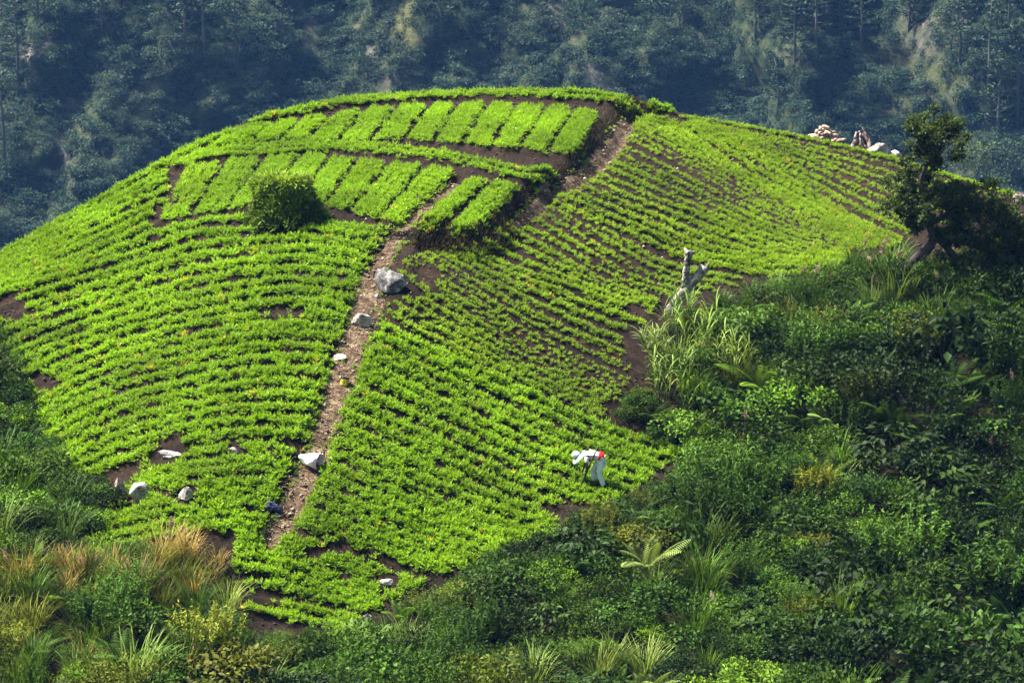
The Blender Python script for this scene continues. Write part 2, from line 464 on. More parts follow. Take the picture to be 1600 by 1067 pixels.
def family(keys, counts, vigs, label, group, mat=None, first=1, width=.12, zone=0):
    K = [smooth_line(k, 24) for k in keys]; k = 0; tot = sum(counts) + 1
    for i in range(len(K) - 1):
        last = i == len(K) - 2
        for j in range(counts[i] + (1 if last else 0)):
            t = j / counts[i]
            jit = rng.normal(0, .9, 2)
            p = K[i] * (1 - t) + K[i + 1] * t; p[:, 1] += np.linspace(jit[0], jit[1], len(p))
            add_row(p, vigs[i] * (1 - t) + vigs[i + 1] * t, label.format(ORD[first + k - 1]), group, mat=mat, width=width, zone=zone); k += 1

# west field, seen above the white sack: top to bottom
A = [[(-40,480),(0,458),(60,440),(124,420),(206,398),(300,366),(380,358),(450,356),(520,359),(590,372)],
     [(20,552),(60,534),(100,517),(150,500),(206,482),(300,458),(380,444),(455,437),(520,443),(562,456)],
     [(58,655),(100,625),(175,590),(247,572),(300,561),(403,543),(470,540),(520,547)],
     [(112,752),(160,729),(206,713),(300,685),(403,675),(480,680),(500,685)]]
family(A, [5, 6, 7], [.95, 1, 1, 1], '{} long curving crop row downhill from the clipped bush, reaching the dirt path', 'curving rows above the white sack')
family([[(-60,438),(0,400),(120,331),(200,286),(258,254)], [(-60,455),(0,420),(120,362),(190,325),(262,296)], [(-50,475),(0,447),(120,412),(236,366)]], [3, 4], [1, 1, 1], '{} short crop row below the skyline, ending at the dark soil gully', 'short rows on the far flank')
family([[(222,730),(300,709),(403,698),(458,708)], [(120,868),(200,848),(300,828),(360,822),(408,828)]], [7], [1, .9], '{} row below the flat white slab, beside the navy bag', 'rows between the white rocks and the navy bag')
add_row([(240,364),(300,349),(350,341),(385,340)], .8, 'short crop row directly left of the clipped bush', 'curving rows above the white sack')
add_row([(512,349),(560,354),(606,362)], .62, 'thin crop row between the clipped bush and the narrow path', 'curving rows above the white sack')
# east field where the farmer works
B = [[(596,508),(715,563),(840,620),(940,665),(1062,706)],
     [(558,588),(620,612),(700,652),(800,700),(900,742),(990,765)],
     [(500,702),(560,725),(640,762),(720,796),(800,822),(845,830)],
     [(440,812),(529,836),(587,857),(649,880),(705,893)]]
family(B, [5, 6, 6], [1, 1, 1, .92], '{} sloping crop row of the dense field where the farmer bends', 'sloping rows around the farmer')
family([[(370,836),(440,842),(520,865),(600,896),(660,912)], [(366,880),(430,893),(520,920),(600,940)], [(385,952),(440,960),(510,976),(560,985)]], [3, 3], [.85, .9, .95], '{} row of the lowest patch, below the foot of the dirt path', 'rows at the foot of the path')
# thin field beside the boulder and the long field under the log pile
C = [[(608,486),(700,538),(850,608),(940,648)], [(632,392),(700,440),(800,505),(900,556),(984,594)], [(742,392),(800,416),(883,443),(945,467),(1013,488)],
     [(792,352),(850,385),(920,425),(1000,458),(1030,468)], [(838,312),(879,331),(965,383),(1040,423),(1150,446)]]
family(C, [6, 6, 3, 4], [1.0, .58, 1.15, .92, .7], '{} thin row of small plants in the sparse field by the grey boulder', 'thin rows beside the boulder', mat='thin', width=.15, zone=1)
D = [[(866,300),(920,322),(1000,354),(1080,390),(1200,414),(1310,414)], [(930,268),(1000,298),(1100,338),(1200,378),(1325,400)], [(975,212),(1050,248),(1150,302),(1250,352),(1335,386)],
     [(1000,178),(1060,202),(1150,260),(1250,312),(1340,362),(1390,386)], [(1072,190),(1150,228),(1250,288),(1350,348),(1410,372)], [(1086,186),(1180,205),(1300,232),(1400,258),(1560,308)], [(1064,180),(1180,198),(1300,223),(1400,249),(1590,305)]]
family(D, [4, 5, 5, 2, 7, 1], [1.25, .9, .55, 1.25, .85, .58, 1.15], '{} slanting row of the long pale field below the log pile', 'slanting rows below the log pile', mat='thin', width=.15, zone=2)

family([smooth_line(C[4], 24) + [4, -11], smooth_line(D[0], 24) + [-4, 11]], [1], [.75, .95], '{} of two rows between the sparse field and the long pale field', None, mat='thin', width=.15, zone=2)
for q, (pl, nm) in enumerate((([(258,252),(300,229),(345,210),(396,195)], 'edge'), ([(290,250),(340,228),(392,212),(430,206)], 'inner'))):
    add_row(pl, 1.0, ('crop row hugging the skyline left of the hilltop beds', 'crop row joining the skyline row to the first hilltop beds')[q], 'short rows on the far flank', width=.16)
# hilltop beds: three lines of plants each
def bed(name, bl, br, tr, tl, label, group, n=3):
    lines = []
    for k in range(n):
        s = .5 + (k - (n - 1) / 2) * .295
        a = (bl[0] * (1 - s) + br[0] * s, bl[1] * (1 - s) + br[1] * s); b = (tl[0] * (1 - s) + tr[0] * s, tl[1] * (1 - s) + tr[1] * s)
        lines.append([a, ((a[0] + b[0]) / 2, (a[1] + b[1]) / 2), b])
    ROWS.append([lines, label, group])
E_BOT = [(330,232),(388,226),(440,221),(478,224),(527,225),(580,223),(630,220),(677,225),(723,228),(767,233),(811,236),(854,241),(905,246)]
E_TOP = [(385,203),(432,196),(472,190),(517,185),(570,174),(617,171),(673,168),(714,166),(762,164),(807,166),(854,169),(896,174),(938,181)]
for k in range(12):
    g = 4.5
    if k < 6: E_TOP[k] = (E_TOP[k][0] + 3, E_TOP[k][1] - 4)
    bed('crop_bed', (E_BOT[k][0] + g, E_BOT[k][1] - 2), (E_BOT[k + 1][0] - g, E_BOT[k + 1][1] - 2), (E_TOP[k + 1][0] - g, E_TOP[k + 1][1]), (E_TOP[k][0] + g, E_TOP[k][1]),
        '{} short bed on the hilltop terrace counted from the dark bank'.format(ORD[11 - k]), 'short beds on the hilltop')
F = [((240,350),(297,340),(350,258),(288,270)),((300,339),(350,330),(412,252),(354,257)),((354,330),(402,324),(470,248),(416,252)),((405,324),(456,328),(515,251),(474,248)),((461,331),(503,324),(556,257),(518,252)),
     ((507,323),(546,332),(607,260),(559,258)),((550,333),(589,345),(664,264),(611,261)),((593,346),(626,351),(714,274),(668,266)),((645,362),(684,355),(762,287),(730,290)),((694,366),(732,370),(812,297),(771,289))]
F = [(q0, q1, (q2[0], q2[1] - 4), (q3[0], q3[1] - 4)) for q0, q1, q2, q3 in F]
for k, q in enumerate(F):
    where = '{} bed of the middle terrace from the dark soil gully'.format(ORD[k]) if k < 8 else ('bed of the middle terrace between the narrow path and a dark furrow', 'outermost bed of the middle terrace, above the crumbling bank')[k - 8]
    bed('crop_bed', *q, where, 'beds of the middle terrace')
ROWS.append([[[(270,262),(340,245),(420,241),(500,234),(600,239),(680,248),(740,260),(800,276),(850,286)], [(300,248),(340,239),(420,234),(500,228),(600,232),(680,241),(740,252),(800,265),(868,276)], [(350,236),(420,229),(480,227)]], 'long leafy band running between the two terraces of beds', None])
ROWS.append([[[(392,192),(450,178),(530,164),(650,154),(760,150),(840,150),(900,154),(950,160),(990,168)], [(420,183),(530,160),(650,150),(760,145),(860,144),(930,148),(985,160)]], 'leafy band following the very top of the hill skyline', None])
ROWS.append([[[(1008,166),(1030,168),(1052,176)]], 'small leafy patch on the skyline beside the reddish soil', None])

# soil ridges under the rows
def stamp(W, h, rad):
    global GZ
    k = int(rad / GS) + 1
    for x, y in W:
        i, j = int((x - GX0) / GS), int((y - GY0) / GS)
        if i < k or j < k or i > GNX - k - 2 or j > GNY - k - 2: continue
        sl = (slice(j - k, j + k + 2), slice(i - k, i + k + 2))
        d2 = (GXX[sl] - x) ** 2 + (GYY[sl] - y) ** 2
        RIDGE[sl] = np.maximum(RIDGE[sl], h * np.exp(-d2 / (rad * .55) ** 2))
RIDGE = np.zeros_like(GZ)
def resample(W, step):
    L = np.concatenate([[0], np.cumsum(np.linalg.norm(np.diff(W, axis=0), axis=1))])
    s = np.arange(0, L[-1], step); return np.stack([np.interp(s, L, W[:, k]) for k in range(W.shape[1])], 1), s / max(L[-1], 1e-6)
CROPS = []         # name, label, group, mat, zone, [(line world, vigour, width)]
for r_ in ROWS:
    if len(r_) == 3:
        lines = []
        for px in r_[0]:
            P = smooth_line(px, 30); W = ground_at(P[:, 0], P[:, 1] + 6); ok = ~np.isnan(W[:, 1])
            if ok.sum() > 3: lines.append((W[ok], np.ones(ok.sum()), .13))
        is_bed = 'bed ' in r_[1] and 'band' not in r_[1]
        CROPS.append(('crop_bed' if is_bed else 'crop_band', r_[1], r_[2], None, 3, lines))
    else:
        W, vg, wd, label, group, name, mat, zone = r_
        CROPS.append((name, label, group, mat, zone, [(W, vg, wd)]))
for c in CROPS:
    for W, vg, wd in c[5]:
        p, _ = resample(W[:, :2], .13)
        stamp(p[~path_near(p[:, 0], p[:, 1], .05)], (.2 if c[4] == 3 else .11), .34)
GZ = GZ + RIDGE

def build_crops():
    """after the stones and the bush are placed"""
    ex = np.array(EXCL) if EXCL else np.zeros((0, 3))
    for name, label, group, mat, zone, lines in CROPS:
        Vs, Ts, Tt, n = [], [], [], 0; rowtint = rng.normal(0, .10)
        for W, vg, wd in lines:
            step = .040 if zone == 0 else .052 if zone == 3 else .044
            p, f = resample(np.concatenate([W[:, :2], vg[:, None]], 1), step)
            m = len(p)
            if m < 2: continue
            d = unit(np.gradient(p[:, :2], axis=0)); sd = np.stack([-d[:, 1], d[:, 0]], 1)
            lat = rng.normal(0, wd * (.90 if zone == 0 else .70 if zone == 3 else 0.58), m)
            xy = p[:, :2] + sd * lat[:, None] + d * rng.normal(0, .03, m)[:, None]
            z = hz(xy[:, 0], xy[:, 1])
            u, v = to_px(xy[:, 0], xy[:, 1], z)
            v1 = p[:, 2] * (.80 + .40 * vnoise(xy[:, 0], xy[:, 1], 1.6)) * (.88 + .24 * vnoise(xy[:, 0] + 50, xy[:, 1], .45))
            if zone in (1, 2): v1 = v1 * (.75 + .5 * vnoise(xy[:, 0] + 9, xy[:, 1] + 77, 2.4))
            keep = ~path_near(xy[:, 0], xy[:, 1], -.07) & ~bare(u, v)
            thr = np.where(v1 < .75, .2 + .6 * v1 / .75, 1.0) if zone in (1, 2) else np.where(v1 < .7, .75, 1.0)
            keep &= rng.random(m) < thr
            for x, y, r in ex: keep &= np.hypot(xy[:, 0] - x, xy[:, 1] - y) > r
            xy, z, v1 = xy[keep], z[keep], v1[keep]; m = len(xy)
            if m == 0: continue
            sc = np.clip(.085 + .105 * v1, .07, .24) * np.exp(rng.normal(0, .16, m))
            if zone == 3: sc *= .9
            if zone == 0: sc *= 1.06
            if zone in (1, 2): sc *= .80
            a = rng.random(m) * 2 * math.pi
            tilt = rng.normal(0, .12, (m, 2))
            which = rng.integers(0, len(TUFTS), m)
            for q in range(len(TUFTS)):
                ii = np.nonzero(which == q)[0]
                if len(ii) == 0: continue
                V, T = TUFTS[q]
                c, s = np.cos(a[ii])[:, None], np.sin(a[ii])[:, None]
                x = (V[None, :, 0] * c - V[None, :, 1] * s); y = (V[None, :, 0] * s + V[None, :, 1] * c); zz = np.broadcast_to(V[None, :, 2], x.shape)
                k = sc[ii][:, None]
                X = np.stack([xy[ii, 0][:, None] + (x + zz * tilt[ii, :1]) * k, xy[ii, 1][:, None] + (y + zz * tilt[ii, 1:]) * k, z[ii][:, None] - .02 + zz * k * 1.1], -1)
                Vs.append(X.reshape(-1, 3)); Ts.append((T[None] + (np.arange(len(ii)) * len(V))[:, None, None]).reshape(-1, 3) + n); n += X.shape[0] * X.shape[1]
                base = (.55 * rng.random(len(ii)) + .45 * np.clip(2.2 * vnoise(xy[ii, 0] + 5, xy[ii, 1] + 21, 1.9) - .6, 0, 1) + rowtint)[:, None]
                tt_ = np.clip(.12 + .45 * base + .32 * zz * .8, 0, .86); sick = rng.random(len(ii)) < (.012 if zone == 0 else .006 if zone == 3 else .012); tt_[sick] = rng.uniform(.88, 1, sick.sum())[:, None]; Tt.append(tt_.ravel())
        if n == 0: continue
        o = bpy.data.objects.new(name, None); COL.objects.link(o)
        c0 = lines[0][0][len(lines[0][0]) // 2]; o.location = (c0[0], c0[1], float(hz(c0[0], c0[1]))); o.empty_display_size = .3
        tag(o, label, 'crop bed' if name == 'crop_bed' else 'crop row', group)
        me = mesh_np('foliage', np.concatenate(Vs) - np.array(o.location)[None], np.concatenate(Ts), M_CROP2 if mat == 'thin' else M_CROP, np.concatenate(Tt))
        link('foliage', me, o)

def build_clods():
    r = np.random.default_rng(8); n = 16000; X = r.uniform(-18, 18, n); Y = r.uniform(74, 114, n); Z = hz(X, Y); U, Vv = to_px(X, Y, Z)
    m = ~in_poly(U, Vv, EAST) & ~in_poly(U, Vv, WEST) & (U > -60) & (U < 1660); X, Y, Z = X[m], Y[m], Z[m]; n = len(X)
    oct_ = np.array([(1, 0, 0), (0, 1, 0), (-1, 0, 0), (0, -1, 0), (0, 0, .8), (0, 0, -.6)]); ot = np.array([(0, 1, 4), (1, 2, 4), (2, 3, 4), (3, 0, 4), (1, 0, 5), (2, 1, 5), (3, 2, 5), (0, 3, 5)])
    sz = .02 + .05 * r.random(n) ** 2.5
    V = oct_[None] * (sz[:, None, None] * r.uniform(.5, 1.5, (n, 6, 1))) + np.stack([X, Y, Z + .01], 1)[:, None]
    s = Soup(); s.add(V.reshape(-1, 3), (ot[None] + np.arange(n)[:, None, None] * 6).reshape(-1, 3), np.repeat(r.random(n), 6))
    mg, nt, b = new_mat('soil_clods'); at = N(nt, 'ShaderNodeAttribute', attribute_name='tint'); nt.links.new(ramp(nt, at.outputs['Fac'], [(0, (.008, .005, .004)), (.6, (.022, .013, .008)), (.92, (.06, .04, .026)), (1, (.3, .25, .2))]), b.inputs['Base Color']); b.inputs['Roughness'].default_value = .95
    tag(link('soil_rubble', s.mesh('soil_rubble', mg)), 'crumbled dark soil clods and small stones between the plants', kind='stuff')
    # weeds and self-sown crop tufts straying onto the path edges
    s = Soup()
    for W, H, cnt in ((PATH_W, PATH_HALF, 380), (UPATH_W, UPATH_HALF, 90)):
        i = r.integers(0, len(W) - 1, cnt); d = unit(np.gradient(W[:, :2], axis=0))[i]; sd = np.stack([-d[:, 1], d[:, 0]], 1)
        xy = W[i, :2] + sd * (r.choice([-1, 1], cnt) * r.normal(.85, .22, cnt) * H[i])[:, None]; z = hz(xy[:, 0], xy[:, 1])
        for q in range(cnt):
            V, T = TUFTS[int(r.integers(0, len(TUFTS)))]; k = r.uniform(.05, .15); s.add(V * k + [xy[q, 0], xy[q, 1], z[q]], T, np.clip(r.normal(.3, .25), 0, 1))
    tag(link('path_weeds', s.mesh('path_weeds', M_CROP2)), 'stray weeds creeping in from the path edges', kind='stuff')
# ----------------------------------------------------------------------------
# ground meshes
# ----------------------------------------------------------------------------
def build_ground():
    idx = np.arange(GNX * GNY).reshape(GNY, GNX)
    Q = np.stack([idx[:-1, :-1], idx[:-1, 1:], idx[1:, 1:], idx[1:, :-1]], -1).reshape(-1, 4)
    V = np.stack([GXX, GYY, GZ], -1).reshape(-1, 3)
    tag(link('hill', mesh_np('hill', V, np.zeros((0, 3)), M_SOIL, smooth=True, quads=Q)), 'dark brown soil of the terraced hillside under the crops', kind='structure')
    # valley: carries on from the hill's edge to the viewer's slope and the far mountain
    xs = np.concatenate([np.linspace(-900, -60, 22), np.linspace(-50, 50, 51), np.linspace(60, 900, 22)]); ys = np.concatenate([np.linspace(-120, 40, 33), np.linspace(42, 150, 55), np.linspace(160, 900, 38)])
    X, Y = np.meshgrid(xs, ys)
    cx, cy = np.clip(X, GX0 + .3, GX1 - .3), np.clip(Y, GY0 + .3, GY1 - .3)
    d = np.hypot(X - cx, Y - cy)
    Z = hz(cx, cy) - np.where(d > 0, .02, .6) - np.where(Y > GY0, .75 * d, .45 * np.hypot(np.maximum(np.abs(X) - GX1, 0), 0) + .12 * (GY0 - Y).clip(0, 18))
    near = np.clip((GY0 - 12 - Y) / 50, 0, 1)
    Z = np.maximum(Z, -100)
    Z = Z * (1 - near * near * (3 - 2 * near)) + (-2.2 - .25 * np.maximum(Y, 0) * .9) * near * near * (3 - 2 * near)
    idx = np.arange(X.size).reshape(X.shape)
    Q = np.stack([idx[:-1, :-1], idx[:-1, 1:], idx[1:, 1:], idx[1:, :-1]], -1).reshape(-1, 4)
    V = np.stack([X, Y, Z], -1).reshape(-1, 3)
    mm = earth_mat('valley_scrub', [(.3, (.012, .02, .008)), (.5, (.03, .045, .014)), (.7, (.06, .07, .025))], scale=.3, fine=2.0, bump=1.0, dist=.3)
    tag(link('valley_ground', mesh_np('valley_ground', V, np.zeros((0, 3)), mm, smooth=True, quads=Q)), 'overgrown valley floor around the hill', kind='structure')

def build_path(name, W, H, label, cols=15):
    n0 = len(W); L = np.concatenate([[0], np.cumsum(np.linalg.norm(np.diff(W, axis=0), axis=1))])
    s = np.arange(0, L[-1], .11); P = np.stack([np.interp(s, L, W[:, k]) for k in range(2)], 1); h = np.interp(s, L, H)
    d = unit(np.gradient(P, axis=0)); sd = np.stack([-d[:, 1], d[:, 0]], 1)
    t = np.linspace(-1, 1, cols)
    wl = h * (.84 + .6 * (vnoise(s, s * 0, .5) - .5) + .3 * (vnoise(s, s * 0 + 9, 1.7) - .5)); wr = h * (.84 + .6 * (vnoise(s, s * 0 + 40, .5) - .5) + .3 * (vnoise(s, s * 0 + 70, 1.7) - .5))
    w = np.where(t[None] < 0, wl[:, None], wr[:, None])
    XY = P[:, None] + sd[:, None] * (t[None] * w)[..., None]
    Z = hz(XY[..., 0], XY[..., 1]) + .02 + .05 * (vnoise(XY[..., 0], XY[..., 1], .33) - .5) * (1 - t[None] ** 4) - .03 * t[None] ** 8
    idx = np.arange(Z.size).reshape(Z.shape)
    Q = np.stack([idx[:-1, :-1], idx[:-1, 1:], idx[1:, 1:], idx[1:, :-1]], -1).reshape(-1, 4)
    tag(link(name, mesh_np(name, np.concatenate([XY, Z[..., None]], -1).reshape(-1, 3), np.zeros((0, 3)), M_PATH, smooth=True, quads=Q)), label, kind='structure')
    return P, h, sd
# ----------------------------------------------------------------------------
# stones, timber, things left on the path
# ----------------------------------------------------------------------------
def at_px(u, v, dy=0.0):
    while True:
        p = ground_at([u], [v])[0]
        if not np.isnan(p[1]): break
        v += 1.0
    return np.array([p[0], p[1] + dy, float(hz(p[0], p[1] + dy))])
def at_depth(u, v, d):
    tx, tz = ray_dirs(u, v); return np.array([tx * d, d, tz * d], float)

def rock_mat(name, dark, mid, pale, scale=3.0):
    m, nt, b = new_mat(name); L = nt.links.new
    tc = N(nt, 'ShaderNodeTexCoord')
    n1 = N(nt, 'ShaderNodeTexNoise', Scale=scale, Detail=8.0, Roughness=.7); L(tc.outputs['Object'], n1.inputs['Vector'])
    n2 = N(nt, 'ShaderNodeTexVoronoi', Scale=scale * 2.2); n2.feature = 'DISTANCE_TO_EDGE'; L(tc.outputs['Object'], n2.inputs['Vector'])
    col = ramp(nt, n1.outputs['Fac'], [(.34, dark), (.47, mid), (.58, pale), (.75, mid)])
    crack = N(nt, 'ShaderNodeMapRange'); crack.inputs[2].default_value = .05; L(n2.outputs['Distance'], crack.inputs[0])
    L(mixc(nt, crack.outputs[0], tuple(c * .5 for c in dark), col), b.inputs['Base Color'])
    bp = N(nt, 'ShaderNodeBump', Strength=.7, Distance=.04); L(n1.outputs['Fac'], bp.inputs['Height']); L(bp.outputs[0], b.inputs['Normal'])
    b.inputs['Roughness'].default_value = .9; b.inputs['Specular IOR Level'].default_value = .2
    return m
M_GREY = rock_mat('grey_limestone', (.025, .024, .026), (.10, .095, .095), (.34, .32, .29))
M_PALE = rock_mat('pale_limestone', (.10, .08, .07), (.36, .33, .29), (.62, .58, .52))
M_BROWNROCK = rock_mat('brown_stone', (.07, .05, .04), (.22, .17, .14), (.42, .36, .31))

def rock_mesh(seed, sx, sy, sz, mat, planes=11, rough=.07, lean=(0, 0)):
    r = np.random.default_rng(seed)
    bm = bmesh.new(); bmesh.ops.create_icosphere(bm, subdivisions=4, radius=1.0)
    nn = unit(r.normal(size=(planes, 3))); dd = r.uniform(.5, .95, planes)
    P = np.array([v.co[:] for v in bm.verts]); q = P @ nn.T
    lim = np.where(q > .05, dd[None] / np.maximum(q, .05), 9).min(1); lim = np.minimum(lim, 1.15)
    ph = r.uniform(0, 9, (4, 3)); k = r.normal(0, 4.5, (4, 3))
    bumps = sum(np.sin(P @ k[i] + ph[i, 0]) for i in range(4)) * .25
    k2 = r.normal(0, 11, (4, 3)); bumps = bumps + .4 * sum(np.sin(P @ k2[i] + ph[i, 1]) for i in range(4)) * .25
    P = P * (lim + rough * bumps)[:, None]
    P[:, 2] -= P[:, 2].min(); P[:, 2] /= P[:, 2].max()
    P[:, 0] += lean[0] * P[:, 2]; P[:, 1] += lean[1] * P[:, 2]
    P *= np.array([sx, sy, sz])
    for v, c in zip(bm.verts, P): v.co = c
    me = bpy.data.meshes.new('rock'); bm.to_mesh(me); bm.free(); me.materials.append(mat)
    return me

def rock(name, u, v, wpx, hpx, label, mat, seed, deep=.8, lean=(0, 0), rz=0, sink=.24, cat='rock', excl=True, group=None):
    p = at_px(u, v); k = p[1] / FPX
    sx, sz = wpx * k / 2, hpx * k * (1 + sink) * 1.05
    o = link(name, rock_mesh(seed, sx, sx * deep, sz, mat, lean=lean), loc=(p[0], p[1], p[2] - sz * sink), rot=(0, 0, rz))
    tag(o, label, cat, group)
    if excl: EXCL.append((p[0], p[1], sx + .10))
    return o

def build_rocks():
    rock('boulder', 619, 450, 50, 32, 'grey craggy boulder beside the footpath, its peak dark stained', M_GREY, 37, .7, (-.45, .1))
    rock('rock', 566, 508, 34, 20, 'white knobbly rock in the path below the grey boulder', M_PALE, 8, .6, (-.3, 0), .3)
    rock('rock', 531, 562, 20, 9, 'small flat white stone in the middle of the path', M_PALE, 9, .8)
    rock('rock', 590, 466, 10, 7, 'pebble-sized pale stone at the foot of the grey boulder', M_PALE, 10)
    rock('stone_slab', 262, 714, 50, 12, 'long flat whitish slab lying between the crop rows', M_PALE, 11, .35, (.3, 0), -.1, .1, 'rock')
    rock('rock', 367, 707, 16, 10, 'small cream stone half buried between rows above the navy bag', M_PALE, 12)
    rock('boulder', 218, 779, 32, 28, 'rounded white and grey boulder at the thicket edge', M_PALE, 23, .8, (0, 0), .6)
    rock('standing_stone', 187, 783, 20, 38, 'tall brown standing stone beside the rounded boulder', M_BROWNROCK, 14, .7, (.1, 0), .2, .1, 'rock')
    rock('rock', 290, 777, 32, 20, 'cream blocky rock among the lower crop rows', M_PALE, 15, .6)
    rock('rock', 606, 912, 26, 8, 'flat pale stone edging the lowest crop patch', M_PALE, 16, .5)
    rock('rock', 572, 968, 20, 12, 'pale stone where the lowest crop patch meets the thicket', M_PALE, 17, .6)
    rock('rock', 104, 832, 18, 11, 'grey stone showing through the shrubs below the tall standing stone', M_GREY, 18, .7)
    rock('stone_slab', 432, 807, 17, 4, 'thin whitish stone flake on the path below the navy bag', M_PALE, 19, .4, cat='rock')
    rock('rock', 482, 651, 8, 6, 'tiny white stone at the path edge above the white sack', M_PALE, 20)
    rock('rock', 1374, 240, 42, 18, 'long pale rock on the skyline right under the gnarled stump', M_PALE, 21, .5, excl=False)
    rock('rock', 1398, 247, 22, 13, 'smaller cream rock on the skyline behind the crooked tree', M_PALE, 22, .6, excl=False)
    rock('rock', 1594, 318, 24, 18, 'pinkish grey rock on the skyline past the crooked tree', M_BROWNROCK, 24, .6, excl=False)

M_CUT = plain_mat('cut_wood', (.36, .27, .20), .85, .4, 12, .2, .3)
M_WOOD = plain_mat('weathered_wood', (.26, .19, .15), .9, .55, 9, .2, .5)
M_DARKWOOD = plain_mat('rotten_wood', (.07, .05, .045), .95, .7, 11, .2, .7)
def build_timber():
    r = np.random.default_rng(77)
    p = at_px(1288, 219); root = bpy.data.objects.new('log_pile', None); COL.objects.link(root); root.location = p
    tag(root, 'heap of split pale logs stacked on the skyline of the long field', 'log pile')
    for k in range(44):
        lay = 0 if k < 20 else 1 if k < 33 else 2 if k < 40 else 3
        half = (.78, .58, .36, .2)[lay]
        s = Soup(); L = r.uniform(.22, .46); rad = r.uniform(.045, .085); a = r.uniform(-.5, .5) + (0 if r.random() < .7 else 1.2)
        d = np.array([math.cos(a), math.sin(a) * .8, r.uniform(-.3, .3)]) * L / 2
        c = np.array([r.uniform(-half, half), r.uniform(-.35, .25), .05 + lay * .155 + r.uniform(-.03, .03)])
        tube(s, [c - d, c - d * .3 + r.normal(0, .012, 3), c + d * .4 + r.normal(0, .012, 3), c + d], [rad, rad * 1.05, rad, rad * .9], 7, .5, .18, r)
        link('log', s.mesh('log', M_CUT if k % 3 else M_WOOD), root)
    # gnarled stump
    p = at_px(1343, 230); k = p[1] / FPX; s = Soup()
    for q in range(9):
        a0 = 2 * math.pi * q / 9; h = r.uniform(.3, 1.0) * 36 * k
        base = np.array([math.cos(a0) * .40, math.sin(a0) * .28, -.1]); tw = r.uniform(.4, 1.1)
        pts = [base + np.array([0, 0, 0])]
        for t in np.linspace(.2, 1, 6):
            a = a0 + tw * t; rr = .36 * (1 - .7 * t) + .03
            pts.append(np.array([math.cos(a) * rr + .02 + .05 * math.sin(5 * t), math.sin(a) * rr, h * t]))
        tube(s, pts, np.linspace(.11, .035, 7) * r.uniform(.8, 1.2), 8, .5, .3, r)
    for q in range(5):
        a0 = r.uniform(0, 6.28); tube(s, [(math.cos(a0) * .15, math.sin(a0) * .15, .05), (math.cos(a0) * .35, math.sin(a0) * .3, .06), (math.cos(a0) * .55, math.sin(a0) * .45, -.05)], [.1, .07, .03], 7, .5, .3, r)
    tag(link('tree_stump', s.mesh('tree_stump', rock_mat('stump_wood', (.012, .01, .01), (.07, .05, .045), (.45, .36, .31), 5.0), True), loc=p), 'dark gnarled tree stump twisting up on the skyline', 'tree stump')
    # forked dead trunk
    m = rock_mat('lichened_trunk', (.02, .017, .015), (.24, .21, .175), (.44, .40, .35), 5.0)
    d0 = at_px(1048, 484)[1]
    W = lambda u, v, dd=0: at_depth(u, v, d0 + dd)
    o0 = W(1046, 486)
    root = bpy.data.objects.new('dead_tree', None); COL.objects.link(root); root.location = o0
    tag(root, 'forked dead tree trunk, bleached and spotted, leaning above the cane clump', 'dead tree')
    kk = d0 / FPX
    s = Soup(); pts = smooth_line([W(1040, 496) - o0, W(1052, 478) - o0, W(1066, 460) - o0, W(1080, 444) - o0, W(1092, 430) - o0, W(1101, 417) - o0], 14)
    tube(s, pts, np.interp(np.linspace(0, 1, 14), [0, .3, .7, 1], [9, 8.5, 7.5, 8.5]) * kk, 12, .5, .12, r)
    link('trunk', s.mesh('trunk', m, True), root)
    s = Soup(); pts = smooth_line([W(1070, 458) - o0, W(1070, 440) - o0, W(1073, 420) - o0, W(1075, 404) - o0, W(1078, 392) - o0], 12)
    tube(s, pts, np.interp(np.linspace(0, 1, 12), [0, .4, .8, 1], [6, 5, 6.5, 8]) * kk, 12, .5, .22, r)
    link('branch', s.mesh('branch', rock_mat('blackened_trunk', (.012, .01, .01), (.06, .045, .04), (.5, .45, .4), 5.0), True), root)
    for a, b in (((1099, 424), (1108, 410)), ((1077, 398), (1086, 393)), ((1074, 396), (1069, 388))):
        s = Soup(); tube(s, [W(*a) - o0, W((a[0] + b[0]) / 2 + 1, (a[1] + b[1]) / 2) - o0, W(*b) - o0], [4 * kk, 3 * kk, 1.5 * kk], 7, .5, .3, r); link('stub', s.mesh('stub', m, True), root)

